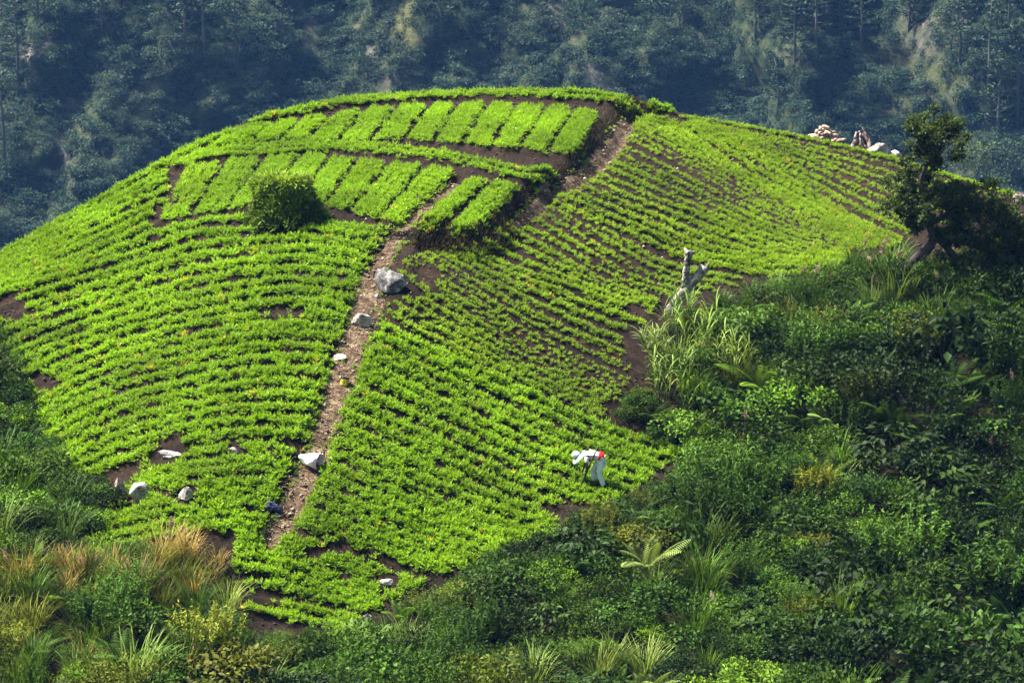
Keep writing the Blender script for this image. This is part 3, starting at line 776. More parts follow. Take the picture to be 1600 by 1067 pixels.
def build_path_things():
    r = np.random.default_rng(31)
    # white woven sack, slumped, mouth open towards the lower right
    M_SACK, nt, b = new_mat('woven_sack'); L = nt.links.new
    tc = N(nt, 'ShaderNodeTexCoord'); sp = N(nt, 'ShaderNodeSeparateXYZ'); L(tc.outputs['Object'], sp.inputs[0])
    no = N(nt, 'ShaderNodeTexNoise', Scale=9.0, Detail=4.0); L(tc.outputs['Object'], no.inputs['Vector'])
    ad = N(nt, 'ShaderNodeMath', operation='MULTIPLY_ADD'); ad.inputs[1].default_value = .22; L(no.outputs['Fac'], ad.inputs[0]); L(sp.outputs['X'], ad.inputs[2])
    pk = ramp(nt, ad.outputs[0], [(.27, (.92, .91, .92)), (.32, (.85, .5, .72)), (.40, (.9, .7, .82)), (.47, (.92, .9, .92))])
    dirt = ramp(nt, no.outputs['Fac'], [(.35, (.72, .66, .6)), (.5, (1, 1, 1))])
    L(mixc(nt, 1.0, pk, dirt, 'MULTIPLY'), b.inputs['Base Color']); b.inputs['Roughness'].default_value = .6
    p = at_px(484, 725); k = p[1] / FPX; s = Soup(); n, mring = 22, 26
    for _ in (0,):
        V = []; hx = 18 * k
        for i in range(n):
            t = i / (n - 1)
            ry = np.interp(t, [0, .08, .3, .7, 1], [.02, .07, .15, .21, .22]); rz_ = np.interp(t, [0, .08, .3, .7, 1], [.02, .07, .14, .20, .23])
            cx = -hx + 2 * hx * t; cz = np.interp(t, [0, .1, .4, 1], [.24, .20, .17, .21]) ; cy = .02 * math.sin(6 * t)
            for j in range(mring):
                a = 2 * math.pi * j / mring; w = 1 + .10 * math.sin(3 * a + 9 * t) + .06 * math.sin(7 * a - 14 * t) + .05 * math.sin(11 * a + 21 * t)
                V.append((cx + .05 * math.cos(a) * t, cy + ry * w * math.cos(a), max(-.02, cz + rz_ * w * math.sin(a))))
        T = []
        for i in range(n - 1):
            for j in range(mring):
                a, b2 = i * mring + j, i * mring + (j + 1) % mring; T += [[a, b2, b2 + mring], [a, b2 + mring, a + mring]]
        V = np.array(V); c0 = V[:mring].mean(0); s.add(np.concatenate([V, [c0]]), T + [[n * mring, (j + 1) % mring, j] for j in range(mring)])
    o = link('sack', s.mesh('sack', M_SACK, True), loc=p, rot=(R(30), R(6), R(-14))); tag(o, 'white woven sack with a pink printed end slumped on the footpath', 'sack')
    s = Soup(); a = np.arange(14) * 2 * math.pi / 14
    ring = np.stack([np.full(14, hx + .005), .17 * np.cos(a), .2 + .19 * np.sin(a)], 1)
    EXCL.append((p[0], p[1], .35))
    # navy cloth bag
    p = at_px(424, 795); k = p[1] / FPX; s = Soup(); n, mr = 14, 20; V = []
    for i in range(n):
        t = i / (n - 1); rad = np.interp(t, [0, .25, .55, .8, 1], [1, .98, .62, .3, .1])
        for j in range(mr):
            a = 2 * math.pi * j / mr; w = 1 + .14 * math.sin(4 * a + 7 * t) * t + .08 * math.sin(7 * a - 11 * t)
            V.append((13.5 * k * rad * w * math.cos(a) - 3.5 * k * t + (5 * k if math.cos(a) > .6 else 0) * (1 - t), .13 * rad * w * math.sin(a), 15 * k * t * (1 - .1 * math.cos(2 * a))))
    T = []
    for i in range(n - 1):
        for j in range(mr):
            a, b2 = i * mr + j, i * mr + (j + 1) % mr; T += [[a, b2, b2 + mr], [a, b2 + mr, a + mr]]
    T += [[(n - 1) * mr, (n - 1) * mr + j, (n - 1) * mr + j + 1] for j in range(1, mr - 1)]
    s.add(V, T)
    o = link('cloth_bag', s.mesh('cloth_bag', plain_mat('navy_cloth', (.02, .022, .085), .75, .5, 12, .3, .3), True), loc=p, rot=(0, 0, -.1)); tag(o, 'crumpled navy blue bag lying on the lower footpath', 'bag')
    s = Soup(); tube(s, [(.13, -.02, .06), (.21, -.05, .10), (.27, -.04, .05), (.24, 0, .02)], [.02, .018, .018, .015], 6); link('strap', s.mesh('strap', o.data.materials[0], True), o)
    # yellow tin with black rim and handle
    p = at_px(537, 602); root = bpy.data.objects.new('bucket', None); COL.objects.link(root); root.location = p; root.rotation_euler = (R(-8), R(10), 0)
    tag(root, 'small yellow bucket with a black rim standing on the footpath', 'bucket')
    def lathe(prof, mat, nm, par, sides=20):
        s = Soup(); a = np.arange(sides) * 2 * math.pi / sides; V = []; T = []
        for rr, z in prof: V += [(rr * math.cos(t), rr * math.sin(t), z) for t in a]
        for i in range(len(prof) - 1):
            for j in range(sides):
                q, w = i * sides + j, i * sides + (j + 1) % sides; T += [[q, w, w + sides], [q, w + sides, q + sides]]
        s.add(V, T); return link(nm, s.mesh(nm, mat, True), par)
    lathe([(.001, .0), (.10, 0), (.105, .02), (.118, .20)], plain_mat('yellow_plastic', (.80, .62, .04), .4, .12, 10, .5), 'body', root)
    lathe([(.118, .20), (.132, .203), (.134, .255), (.12, .26), (.112, .22), (.104, .06), (.001, .05)], plain_mat('black_plastic', (.012, .012, .02), .45, .3, 10, .4), 'rim', root)
    s = Soup(); t = np.linspace(0, math.pi, 11); tube(s, np.stack([.128 * np.cos(t), -.06 - .08 * np.sin(t), .22 - .12 * np.sin(t)], 1), .007, 5); link('handle', s.mesh('handle', plain_mat('handle_wire', (.03, .03, .03), .5), True), root)
    # loose chips and straw on the path: nobody could count them
    sp_ = Soup(); st = Soup()
    for W, H, cnt in ((PATH_W, PATH_HALF, 2600), (UPATH_W, UPATH_HALF, 500)):
        i = r.integers(0, len(W) - 1, cnt); d = unit(np.gradient(W[:, :2], axis=0))[i]; sd = np.stack([-d[:, 1], d[:, 0]], 1)
        xy = W[i, :2] + sd * (r.uniform(-.95, .95, cnt) * H[i])[:, None] + r.normal(0, .08, (cnt, 2)); z = hz(xy[:, 0], xy[:, 1]) + .02
        sz = r.uniform(.012, .035, cnt) * (1 + 1.6 * (r.random(cnt) > .95))
        oct_ = np.array([(1, 0, 0), (0, 1, 0), (-1, 0, 0), (0, -1, 0), (0, 0, .7), (0, 0, -.5)]); ot = np.array([(0, 1, 4), (1, 2, 4), (2, 3, 4), (3, 0, 4), (1, 0, 5), (2, 1, 5), (3, 2, 5), (0, 3, 5)])
        V = oct_[None] * (sz[:, None, None] * r.uniform(.6, 1.4, (cnt, 6, 1))) + np.concatenate([xy, z[:, None]], 1)[:, None]
        sp_.add(V.reshape(-1, 3), (ot[None] + np.arange(cnt)[:, None, None] * 6).reshape(-1, 3), np.repeat(r.random(cnt), 6))
        a = r.uniform(0, 6.28, cnt)
        leaves(st, np.concatenate([xy + r.normal(0, .06, (cnt, 2)), z[:, None] + .012], 1), np.stack([np.cos(a), np.sin(a), r.uniform(-.05, .25, cnt)], 1), np.tile([0, 0, 1.0], (cnt, 1)), r.uniform(.06, .2, cnt), r.uniform(.01, .025, cnt), r.random(cnt), 0)
    mg, nt, b = new_mat('stone_chips'); at = N(nt, 'ShaderNodeAttribute', attribute_name='tint'); nt.links.new(ramp(nt, at.outputs['Fac'], [(0, (.05, .028, .017)), (.5, (.20, .15, .10)), (.9, (.36, .30, .22)), (1, (.6, .54, .45))]), b.inputs['Base Color']); b.inputs['Roughness'].default_value = .9
    tag(link('path_gravel', sp_.mesh('path_gravel', mg)), 'pale stone chips strewn along the footpath', kind='stuff')
    tag(link('straw_litter', st.mesh('straw_litter', M_DRY)), 'dry straw trodden into the footpath', kind='stuff')
    # dry grass hanging on the terrace banks and clods in the open soil
    bs = Soup(); allb = []
    for P in (BANK_TOP, BANK_LOW):
        n = 2600; i = r.integers(0, len(P), n); xy = P[i, :2] + r.normal(0, .26, (n, 2)); allb.append(xy)
    xy = np.concatenate(allb); xy = xy[~path_near(xy[:, 0], xy[:, 1], .12)]; n = len(xy)
    blades(bs, np.concatenate([xy, hz(xy[:, 0], xy[:, 1])[:, None] - .01], 1), r.normal(-.8, .6, n), r.uniform(.12, .3, n), r.uniform(.2, .9, n), r.uniform(.6, 1.6, n), r.uniform(.012, .03, n), np.clip(r.normal(.25, .3, n), 0, 1), 3)
    tag(link('bank_grass', bs.mesh('bank_grass', leaf_mat('bank_grass', (.05, .035, .022), (.20, .19, .07), .2, .8, .1, noise=.5))), 'withered brown grass matting the terrace banks', kind='stuff')
# ----------------------------------------------------------------------------
# the farmer, bent over the crop, and the hoe
# ----------------------------------------------------------------------------
def skin_mesh(name, verts, edges, radii, root, mat, sub=2):
    me = bpy.data.meshes.new(name + '_skeleton'); me.from_pydata(verts, edges, []); me.update()
    o = bpy.data.objects.new(name + '_skeleton', me); COL.objects.link(o)
    md = o.modifiers.new('skin', 'SKIN')
    for i, (v, rr) in enumerate(zip(me.skin_vertices[0].data, radii)):
        v.radius = (rr, rr) if np.isscalar(rr) else rr; v.use_root = i == root
    md.use_smooth_shade = True
    sb = o.modifiers.new('sub', 'SUBSURF'); sb.levels = sub; sb.render_levels = sub
    dg = bpy.context.evaluated_depsgraph_get(); out = bpy.data.meshes.new_from_object(o.evaluated_get(dg))
    bpy.data.objects.remove(o); out.name = name; out.materials.clear(); out.materials.append(mat)
    return out

def build_farmer():
    g = at_px(938, 764)
    root = bpy.data.objects.new('person', None); COL.objects.link(root); root.location = g
    tag(root, 'farmer bent double over the crop, white shirt, red waist cloth and pale jeans', 'person')
    M_SKIN = plain_mat('skin', (.10, .055, .035), .6, .2, 20)
    # skeleton, facing -x
    zf = float(hz(g[0] - .22, g[1] + .12)) - g[2]
    pel, spi, che, nec, hea, crn = (0, 0, .90), (-.17, 0, 1.03), (-.37, 0, 1.075), (-.51, 0, 1.03), (-.61, -.005, .965), (-.68, -.005, .925)
    V = [pel, spi, che, nec, hea, crn]; E = [(0, 1), (1, 2), (2, 3), (3, 4), (4, 5)]; Rr = [(.15, .13), (.135, .12), (.15, .125), .055, .088, .085]
    def chain(start, pts, rads):
        prev = start
        for p, r_ in zip(pts, rads): V.append(p); Rr.append(r_); E.append((prev, len(V) - 1)); prev = len(V) - 1
        return prev
    legs = []
    for s, fx, fz, kx in ((-1, .09, 0.0, -.045), (1, -.19, zf, -.235)):
        hip = (.0, s * .095, .86); knee = (kx, s * .11, .47 + fz * .5); ank = (fx, s * .11, .09 + fz); toe = (fx - .16, s * .125, .035 + fz); heel = (fx + .04, s * .11, .04 + fz)
        e = chain(0, [hip, ((hip[0] + knee[0]) / 2 + .01, s * .10, (hip[2] + knee[2]) / 2), knee, ((knee[0] + ank[0]) / 2 + .02, s * .11, (knee[2] + ank[2]) / 2), ank, toe], [.088, .078, .057, .055, .038, .035]); legs.append((hip, knee, ank))
    arms = []
    for s, sh, el, wr in ((-1, (-.42, -.17, 1.02), (-.40, -.235, .76), (-.43, -.19, .53)), (1, (-.42, .17, 1.02), (-.43, .22, .76), (-.50, .16, .55))):
        w = chain(2, [sh, ((sh[0] + el[0]) / 2, (sh[1] + el[1]) / 2 - s * -.01, (sh[2] + el[2]) / 2), el, wr, (wr[0] - .01, wr[1], wr[2] - .06)], [.062, .05, .042, .028, .034])
        arms.append((sh, el, wr, w))
    for (sh, el, wr, w), s in zip(arms, (-1, 1)):
        palm = V[w]
        for q, (dy, ln) in enumerate(((-.028, .062), (-.010, .075), (.009, .072), (.026, .058))):
            chain(w, [(palm[0] - .012, palm[1] + dy, palm[2] - .025), (palm[0] - .030, palm[1] + dy * 1.1, palm[2] - .025 - ln * .5), (palm[0] - .012, palm[1] + dy * 1.05, palm[2] - .025 - ln)], [.0095, .0085, .0075])
        chain(w, [(palm[0] - .03, palm[1] - s * .02, palm[2] + .012), (palm[0] - .052, palm[1] - s * .012, palm[2] - .018)], [.0105, .009])
    link('body', skin_mesh('body', V, E, Rr, 0, M_SKIN, 2), root)
    # clothes follow the body with slightly larger sections
    M_SHIRT = plain_mat('white_shirt', (.78, .74, .76), .85, .06, 8, .2); M_JEAN = plain_mat('pale_denim', (.78, .83, .90), .85, .15, 9, .2)
    M_RED = plain_mat('red_cloth', (.72, .02, .018), .75, .15, 9, .2); M_HAT = plain_mat('pale_hat', (.70, .82, .78), .8, .08, 8, .2)
    def sub_skin(nm, vs, es, rs, rt, mat): return link(nm, skin_mesh(nm, vs, es, rs, rt, mat, 2), root)
    vs = [(-.05, 0, .975), (-.20, 0, 1.045), (-.37, 0, 1.085), (-.48, 0, 1.045)]; es = [(0, 1), (1, 2), (2, 3)]; rs = [(.165, .14), (.16, .14), (.175, .145), (.085, .08)]
    for (sh, el, wr, w), s in zip(arms, (-1, 1)):
        n = len(vs); vs += [sh, tuple(np.array(sh) * .55 + np.array(el) * .45), tuple(np.array(sh) * .25 + np.array(el) * .75)]; es += [(2, n), (n, n + 1), (n + 1, n + 2)]; rs += [.085, .074, .068]
    sub_skin('shirt', vs, es, rs, 1, M_SHIRT)
    vs = [(.015, 0, .885)]; es = []; rs = [(.165, .145)]
    for hip, knee, ank in legs:
        n = len(vs); h, k, a = map(np.array, (hip, knee, ank)); vs += [tuple(h), tuple((h + k) / 2 + [.012, 0, 0]), tuple(k), tuple((k + a) / 2 + [.02, 0, 0]), tuple(a + [0, 0, .03])]; es += [(0, n), (n, n + 1), (n + 1, n + 2), (n + 2, n + 3), (n + 3, n + 4)]; rs += [.112, .10, .083, .08, .075]
    sub_skin('trousers', vs, es, rs, 0, M_JEAN)
    s = Soup(); V = []; T = []; a = np.arange(20) * 2 * math.pi / 20
    for t, k in ((0, .9), (.3, 1.1), (.7, 1.12), (1, 1.03)):
        c = np.array([.075 - .16 * t, 0, .925 + .075 * t]); V += [tuple(c + k * (.165 * math.cos(q) * np.array([0, 1, 0]) + .150 * math.sin(q) * np.array([.34, 0, .94]) * (1 + .04 * math.sin(5 * q)))) for q in a]
    for i in range(3):
        for j in range(20):
            q, w = i * 20 + j, i * 20 + (j + 1) % 20; T += [[q, w, w + 20], [q, w + 20, q + 20]]
    s.add(V, T); link('waist_cloth', s.mesh('waist_cloth', M_RED, True), root)
    # hat: crown and a wide soft brim, tipped with the head
    s = Soup(); a = np.arange(24) * 2 * math.pi / 24; V = []; T = []
    prof = [(.001, .165), (.07, .16), (.105, .12), (.118, .04), (.125, .0), (.20, -.03), (.255, -.075), (.25, -.082), (.118, -.01)]
    for rr, z in prof: V += [(rr * math.cos(t) * 1.05, rr * math.sin(t), z + .012 * math.sin(3 * t) * (rr > .2)) for t in a]
    for i in range(len(prof) - 1):
        for j in range(24):
            q, w = i * 24 + j, i * 24 + (j + 1) % 24; T += [[q, w, w + 24], [q, w + 24, q + 24]]
    s.add(V, T); hat = link('hat', s.mesh('hat', M_HAT, True), root, (-.675, -.005, .995), (R(8), R(-48), 0))
    s = Soup(); V = []; T = []
    for rr, z in ((.121, .045), (.127, .004)): V += [(rr * math.cos(t) * 1.05, rr * math.sin(t), z) for t in a]
    for j in range(24): T += [[j, (j + 1) % 24, (j + 1) % 24 + 24], [j, (j + 1) % 24 + 24, j + 24]]
    s.add(V, T); link('hat_band', s.mesh('hat_band', plain_mat('teal_band', (.10, .25, .24), .8), True), hat)
    # face under the brim
    s = Soup()
    for dy in (-.03, .02): tube(s, [(-.715, dy, .885), (-.73, dy, .873)], [.012, .006], 6)
    link('eyes', s.mesh('eyes', plain_mat('eye', (.02, .015, .015), .3)), root)
    s = Soup(); tube(s, [(-.70, -.005, .868), (-.725, -.005, .853), (-.71, -.005, .84)], [.012, .016, .008], 6); tube(s, [(-.68, -.03, .838), (-.688, -.005, .832), (-.68, .02, .838)], [.005, .008, .005], 6)
    link('nose_and_mouth', s.mesh('nose_and_mouth', M_SKIN, True), root)
    s = Soup(); tube(s, [(-.56, -.08, .965), (-.59, -.093, .95), (-.61, -.085, .925)], [.015, .022, .012], 6); link('ear', s.mesh('ear', M_SKIN, True), root)
    s = Soup(); tube(s, [(-.54, 0, 1.05), (-.56, 0, 1.06), (-.60, 0, 1.055)], [.06, .085, .08], 10); link('hair', s.mesh('hair', plain_mat('black_hair', (.012, .01, .01), .6), True), root)
    # hoe tucked in the near hand
    h = bpy.data.objects.new('hoe', None); COL.objects.link(h); h.location = g
    tag(h, 'dark wooden hoe handle slanting up past the farmer, held in the near hand', 'hoe')
    s = Soup(); tube(s, [(-.07, -.26, 1.36), (-.22, -.25, 1.02), (-.36, -.235, .68), (-.445, -.215, .46), (-.56, -.20, .20)], [.02, .023, .024, .024, .022], 8); link('handle', s.mesh('handle', plain_mat('hoe_handle', (.045, .028, .02), .7, .3, 30), True), h)
    s = Soup(); s.add([(-.58, -.27, .22), (-.58, -.13, .22), (-.70, -.28, .10), (-.70, -.12, .10), (-.575, -.27, .21), (-.575, -.13, .21), (-.695, -.28, .09), (-.695, -.12, .09)], [[0, 1, 3], [0, 3, 2], [5, 4, 6], [5, 6, 7], [0, 2, 6], [0, 6, 4], [1, 5, 7], [1, 7, 3], [2, 3, 7], [2, 7, 6], [0, 4, 5], [0, 5, 1]])
    link('blade', s.mesh('blade', plain_mat('hoe_iron', (.09, .08, .075), .5, .3, 20)), h)
# ----------------------------------------------------------------------------
# plants of the thicket: a few kinds, each copied with its own size, turn and green
# ----------------------------------------------------------------------------
def shrub_mesh(seed, R0=.62, H=.8, nleaf=1100, ll=.085, lw=.045, clumps=13, spread=.30, up=.35, droop=.2):
    r = np.random.default_rng(seed); s = Soup()
    a = r.uniform(0, 6.283, clumps); rad = R0 * np.sqrt(r.random(clumps)) * .85; zc = H * (.35 + .5 * r.random(clumps)) * (1 - .45 * (rad / R0) ** 2)
    C = np.stack([rad * np.cos(a), rad * np.sin(a), zc], 1); cr = spread * r.uniform(.65, 1.25, clumps)
    k = r.integers(0, clumps, nleaf); d = unit(r.normal(size=(nleaf, 3)) + [0, 0, .25]); rr = cr[k] * (.55 + .5 * r.random(nleaf))
    P = C[k] + d * rr[:, None] * [1, 1, .8]; P[:, 2] = np.maximum(P[:, 2], .03)
    dd = unit(d * .8 + r.normal(0, .45, (nleaf, 3)) + [0, 0, up - droop * r.random()]); nn = unit(d * .6 + r.normal(0, .35, (nleaf, 3)) + [0, 0, .7])
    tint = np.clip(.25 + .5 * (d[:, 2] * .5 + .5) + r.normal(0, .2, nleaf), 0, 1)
    leaves(s, P, dd, nn, ll * r.uniform(.6, 1.3, nleaf), lw * r.uniform(.7, 1.25, nleaf), tint)
    for i in range(min(clumps, 7)):
        tube(s, [(0, 0, -.1), C[i] * [.45, .45, .5] + r.normal(0, .03, 3), C[i]], [.018, .012, .005], 4, .0, cap=False)
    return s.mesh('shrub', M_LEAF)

def twiggy_mesh(seed, R0=.55, H=.9, n=420):
    """upright fine shoots with small leaves"""
    r = np.random.default_rng(seed); s = Soup()
    a = r.uniform(0, 6.283, n // 6); rd = R0 * np.sqrt(r.random(n // 6)) * .6
    for ai, ri in zip(a, rd):
        L = H * r.uniform(.6, 1.1); le = r.uniform(.05, .5) * (ri / R0 + .3); t = np.linspace(.25, 1, 13)
        bx = np.stack([math.cos(ai) * (ri + L * t * math.sin(le)), math.sin(ai) * (ri + L * t * math.sin(le)), L * t * math.cos(le)], 1)
        q = np.repeat(bx, 3, 0); m = len(q); d = unit(r.normal(size=(m, 3)) + [math.cos(ai) * .4, math.sin(ai) * .4, .5])
        leaves(s, q, d, unit(r.normal(0, .5, (m, 3)) + [0, 0, 1]), r.uniform(.05, .10, m), r.uniform(.018, .034, m), np.clip(np.repeat(t, 3) * .7 + r.normal(.1, .15, m), 0, 1))
    return s.mesh('shrub', M_LEAF)

def fern_mesh(seed, nf=12, L=.95, pairs=25):
    r = np.random.default_rng(seed); s = Soup()
    for k in range(nf):
        az = 2 * math.pi * (k + r.uniform(-.3, .3)) / nf; ln = L * r.uniform(.65, 1.1); lean = r.uniform(.25, .9); dr = r.uniform(.6, 1.3)
        t = np.linspace(0, 1, pairs + 1); ang = lean + dr * t ** 1.3; st = ln / pairs
        x = np.concatenate([[0], np.cumsum(np.sin(ang) * st)[:-1]]); z = np.concatenate([[0], np.cumsum(np.cos(ang) * st)[:-1]])
        P = np.stack([math.cos(az) * x, math.sin(az) * x, z], 1); D = np.stack([math.cos(az) * np.sin(ang), math.sin(az) * np.sin(ang), np.cos(ang)], 1)
        S = np.array([-math.sin(az), math.cos(az), 0.0]); up = np.cross(np.broadcast_to(S, D.shape), D) * -1
        up = np.where(up[:, 2:] < 0, -up, up)
        w = ln * .24 * np.sin(np.pi * np.clip(t * .88 + .12, 0, 1)) ** .8
        i = np.arange(2, pairs + 1); tt = np.clip(.35 + .4 * t[i] + r.normal(0, .1), 0, 1)
        for sg in (-1, 1):
            leaves(s, P[i], D[i] * .45 + sg * S * .9 - np.array([0, 0, .18]), up[i], w[i], st * .62, tt, .05)
        tube(s, P[::4], np.linspace(.008, .003, len(P[::4])), 3, .2, cap=False)
    return s.mesh('fern', M_LEAF)

def grass_mesh(seed, n=110, L=.9, R0=.16, w=.016, droop=(.6, 1.9), lean=(.02, .55), seg=5):
    r = np.random.default_rng(seed); s = Soup()
    a = r.uniform(0, 6.283, n); rd = R0 * np.sqrt(r.random(n)); base = np.stack([rd * np.cos(a), rd * np.sin(a), np.full(n, -.05)], 1)
    blades(s, base, a + r.normal(0, .5, n), L * r.uniform(.5, 1.15, n), r.uniform(*lean, n), r.uniform(*droop, n), w * r.uniform(.6, 1.4, n), np.clip(r.normal(.55, .3, n), 0, 1), seg)
    return s.mesh('grass_clump', M_LEAF)

def cane_mesh(seed, stems=13, H=1.25):
    """reed-like canes: stems with long broad arching leaves"""
    r = np.random.default_rng(seed); s = Soup()
    for k in range(stems):
        a = r.uniform(0, 6.283); rd = .38 * math.sqrt(r.random()); h = H * r.uniform(.6, 1.1); b = np.array([rd * math.cos(a), rd * math.sin(a), -.05]); tip = b + np.array([math.cos(a) * .16, math.sin(a) * .16, h])
        tube(s, [b, (b + tip) / 2, tip], [.012, .010, .005], 4, .3, cap=False)
        m = 8; t = np.linspace(.25, 1, m)
        blades(s, b + (tip - b) * t[:, None], r.uniform(0, 6.283, m), r.uniform(.45, .75, m), r.uniform(.15, .6, m), r.uniform(1.0, 2.2, m), r.uniform(.03, .05, m), np.clip(r.normal(.6, .3, m), 0, 1), 6)
    return s.mesh('cane_clump', M_LEAF)

def broad_mesh(seed, n=150, H=.95, R0=.6, ll=.19):
    r = np.random.default_rng(seed); s = Soup()
    a = r.uniform(0, 6.283, n); rd = R0 * np.sqrt(r.random(n)); z = H * (1 - .55 * (rd / R0) ** 2) * r.uniform(.55, 1.05, n)
    P = np.stack([rd * np.cos(a), rd * np.sin(a), z], 1); d = np.stack([np.cos(a), np.sin(a), r.uniform(-.8, .1, n)], 1) + r.normal(0, .4, (n, 3))
    leaves(s, P, d, unit(np.stack([np.cos(a) * .5, np.sin(a) * .5, np.ones(n)], 1) + r.normal(0, .25, (n, 3))), ll * r.uniform(.6, 1.2, n), ll * .62 * r.uniform(.7, 1.1, n), np.clip(r.normal(.5, .3, n), 0, 1), .12)
    for i in range(0, n, 12): tube(s, [(0, 0, -.1), P[i] * [.5, .5, .6], P[i]], [.014, .01, .005], 4, .1, cap=False)
    return s.mesh('leafy_plant', M_LEAF)

def plume_mesh(seed):
    r = np.random.default_rng(seed); s = Soup(); n = 60
    t = r.random(n); P = np.stack([.10 * t ** 2 + r.normal(0, .006, n), r.normal(0, .006, n), .95 + .30 * t], 1)
    d = np.stack([r.normal(.35, .35, n), r.normal(0, .4, n), np.full(n, .8)], 1)
    leaves(s, P, d, unit(r.normal(size=(n, 3))), .12 * (1.15 - .6 * t), .022, r.random(n))
    tube(s, [(0, 0, 0), (.01, 0, .5), (.03, 0, .95), (.11, 0, 1.25)], [.007, .006, .005, .002], 4, .1, cap=False)
    return s.mesh('plume', M_PLUME)

PROTO = {
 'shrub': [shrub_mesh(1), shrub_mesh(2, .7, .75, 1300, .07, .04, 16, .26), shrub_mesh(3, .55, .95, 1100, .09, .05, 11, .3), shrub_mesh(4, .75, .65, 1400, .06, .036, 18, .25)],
 'mound': [shrub_mesh(21, .85, .55, 1700, .065, .045, 22, .24), shrub_mesh(22, .8, .6, 1500, .085, .055, 18, .26, .1, .5)],
 'twig': [twiggy_mesh(5), twiggy_mesh(6, .65, .75, 540)],
 'fern': [fern_mesh(7), fern_mesh(8, 9, 1.1), fern_mesh(9, 13, .8)],
 'grass': [grass_mesh(10), grass_mesh(11, 140, 1.05, .22, .018), grass_mesh(12, 90, .75, .2, .014)],
 'cane': [cane_mesh(13), cane_mesh(14, 16, 1.1)],
 'broad': [broad_mesh(15), broad_mesh(16, 190, .8, .7, .15)],
}
PLUMES = [plume_mesh(17), plume_mesh(18)]
KINDNAME = {'shrub': ('shrub', 'shrub'), 'mound': ('creeper_mound', 'creeper'), 'twig': ('twiggy_shrub', 'shrub'), 'fern': ('fern', 'fern'), 'grass': ('grass_clump', 'grass'), 'cane': ('cane_clump', 'cane'), 'broad': ('leafy_plant', 'plant')}
GREENS = {  # look word -> colour (reflectance)
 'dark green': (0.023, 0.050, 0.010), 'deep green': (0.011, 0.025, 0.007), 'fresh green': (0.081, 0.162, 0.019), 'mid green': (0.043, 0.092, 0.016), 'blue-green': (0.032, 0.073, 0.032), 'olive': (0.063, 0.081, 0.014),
 'yellow-green': (.14, .17, .03), 'pale green': (0.152, 0.228, 0.085), 'straw-coloured': (.25, .195, .105), 'brown': (.12, .085, .04), 'silvery': (.13, .20, .09), 'rusty': (.13, .07, .035)}
LANDMARKS = [('bent farmer', 920, 735), ('forked dead trunk', 1072, 450), ('crooked dark tree', 1440, 400), ('corner of the crop field', 1058, 715), ('pale sword-leaved tuft', 1115, 775), ('copper-tipped shrub', 1480, 730), ('white and grey boulder', 205, 770),
             ('dry grass hump', 290, 850), ('lowest crop patch', 500, 975), ('tall tree fern', 1425, 640), ('silvery fern mound', 1290, 645), ('short straw grass on the hump', 110, 900)]
PLACED = []
def plant(kind, p, sc, look, rz=None, label=None, var=None, wide=1.0, plumes=0, scatter=True, group=None):
    r = rng
    nm, cat = KINDNAME[kind]; me = PROTO[kind][int(r.integers(0, len(PROTO[kind]))) if var is None else var]
    o = bpy.data.objects.new(nm, me); COL.objects.link(o)
    o.location = (p[0], p[1], p[2] - .03); o.rotation_euler = (r.normal(0, .08), r.normal(0, .08), r.uniform(0, 6.283) if rz is None else rz)
    o.scale = (sc * wide * r.uniform(.9, 1.1), sc * wide * r.uniform(.9, 1.1), sc * r.uniform(.9, 1.1))
    c = np.array(GREENS[look]) * r.uniform(.78, 1.25) * np.array([r.uniform(.9, 1.12), 1, r.uniform(.85, 1.15)]); o.color = (*np.clip(c, 0, 1), 1)
    o['category'] = cat
    for q in range(plumes):
        pl = bpy.data.objects.new('plume', PLUMES[q % 2]); COL.objects.link(pl); pl.parent = o; pl.location = (r.normal(0, .1), r.normal(0, .1), 0); pl.rotation_euler = (r.normal(0, .25), r.normal(0, .25), r.uniform(0, 6.28)); s_ = r.uniform(.6, .9); pl.scale = (s_,) * 3
    if label: tag(o, label)
    else: PLACED.append((o, kind, look, sc, p))
    return o

def label_plants():
    from collections import defaultdict
    groups = defaultdict(list)
    for o, kind, look, sc, p in PLACED:
        u, v = to_px(p[0], p[1], p[2] + .3)
        out = u < -10 or u > 1610 or v > 1075
        lm = min(LANDMARKS, key=lambda l: (l[1] - u) ** 2 + (l[2] - v) ** 2)
        dx, dy = u - lm[1], v - lm[2]
        side = ('right of' if dx > 0 else 'left of') if abs(dx) > abs(dy) else ('below' if dy > 0 else 'above')
        size = 'tall' if sc > 1.25 else 'low' if sc < .8 else 'mid-sized'
        what = {'shrub': 'leafy shrub', 'mound': 'spreading creeper mound', 'twig': 'twiggy shrub', 'fern': 'fern', 'grass': 'arching grass clump', 'cane': 'cane clump', 'broad': 'broad-leaved plant'}[kind]
        groups[(size, look, what, side, lm[0])].append((math.hypot(dx, dy), o))
    for (size, look, what, side, lm), it in groups.items():
        it.sort(key=lambda t: t[0])
        for k, (d, o) in enumerate(it):
            pre = '' if len(it) == 1 else ('nearest ' if k == 0 else ORD[k] + '-nearest ')
            o['label'] = f'{pre}{size} {look} {what} {side} the {lm}'.strip()
            o['group'] = {'leafy shrub': 'leafy shrubs of the thicket', 'spreading creeper mound': 'creeper mounds of the thicket', 'twiggy shrub': 'twiggy shrubs of the thicket', 'fern': 'ferns of the thicket', 'arching grass clump': 'grass clumps of the thicket', 'cane clump': 'cane clumps of the thicket', 'broad-leaved plant': 'broad-leaved plants of the thicket'}[what]

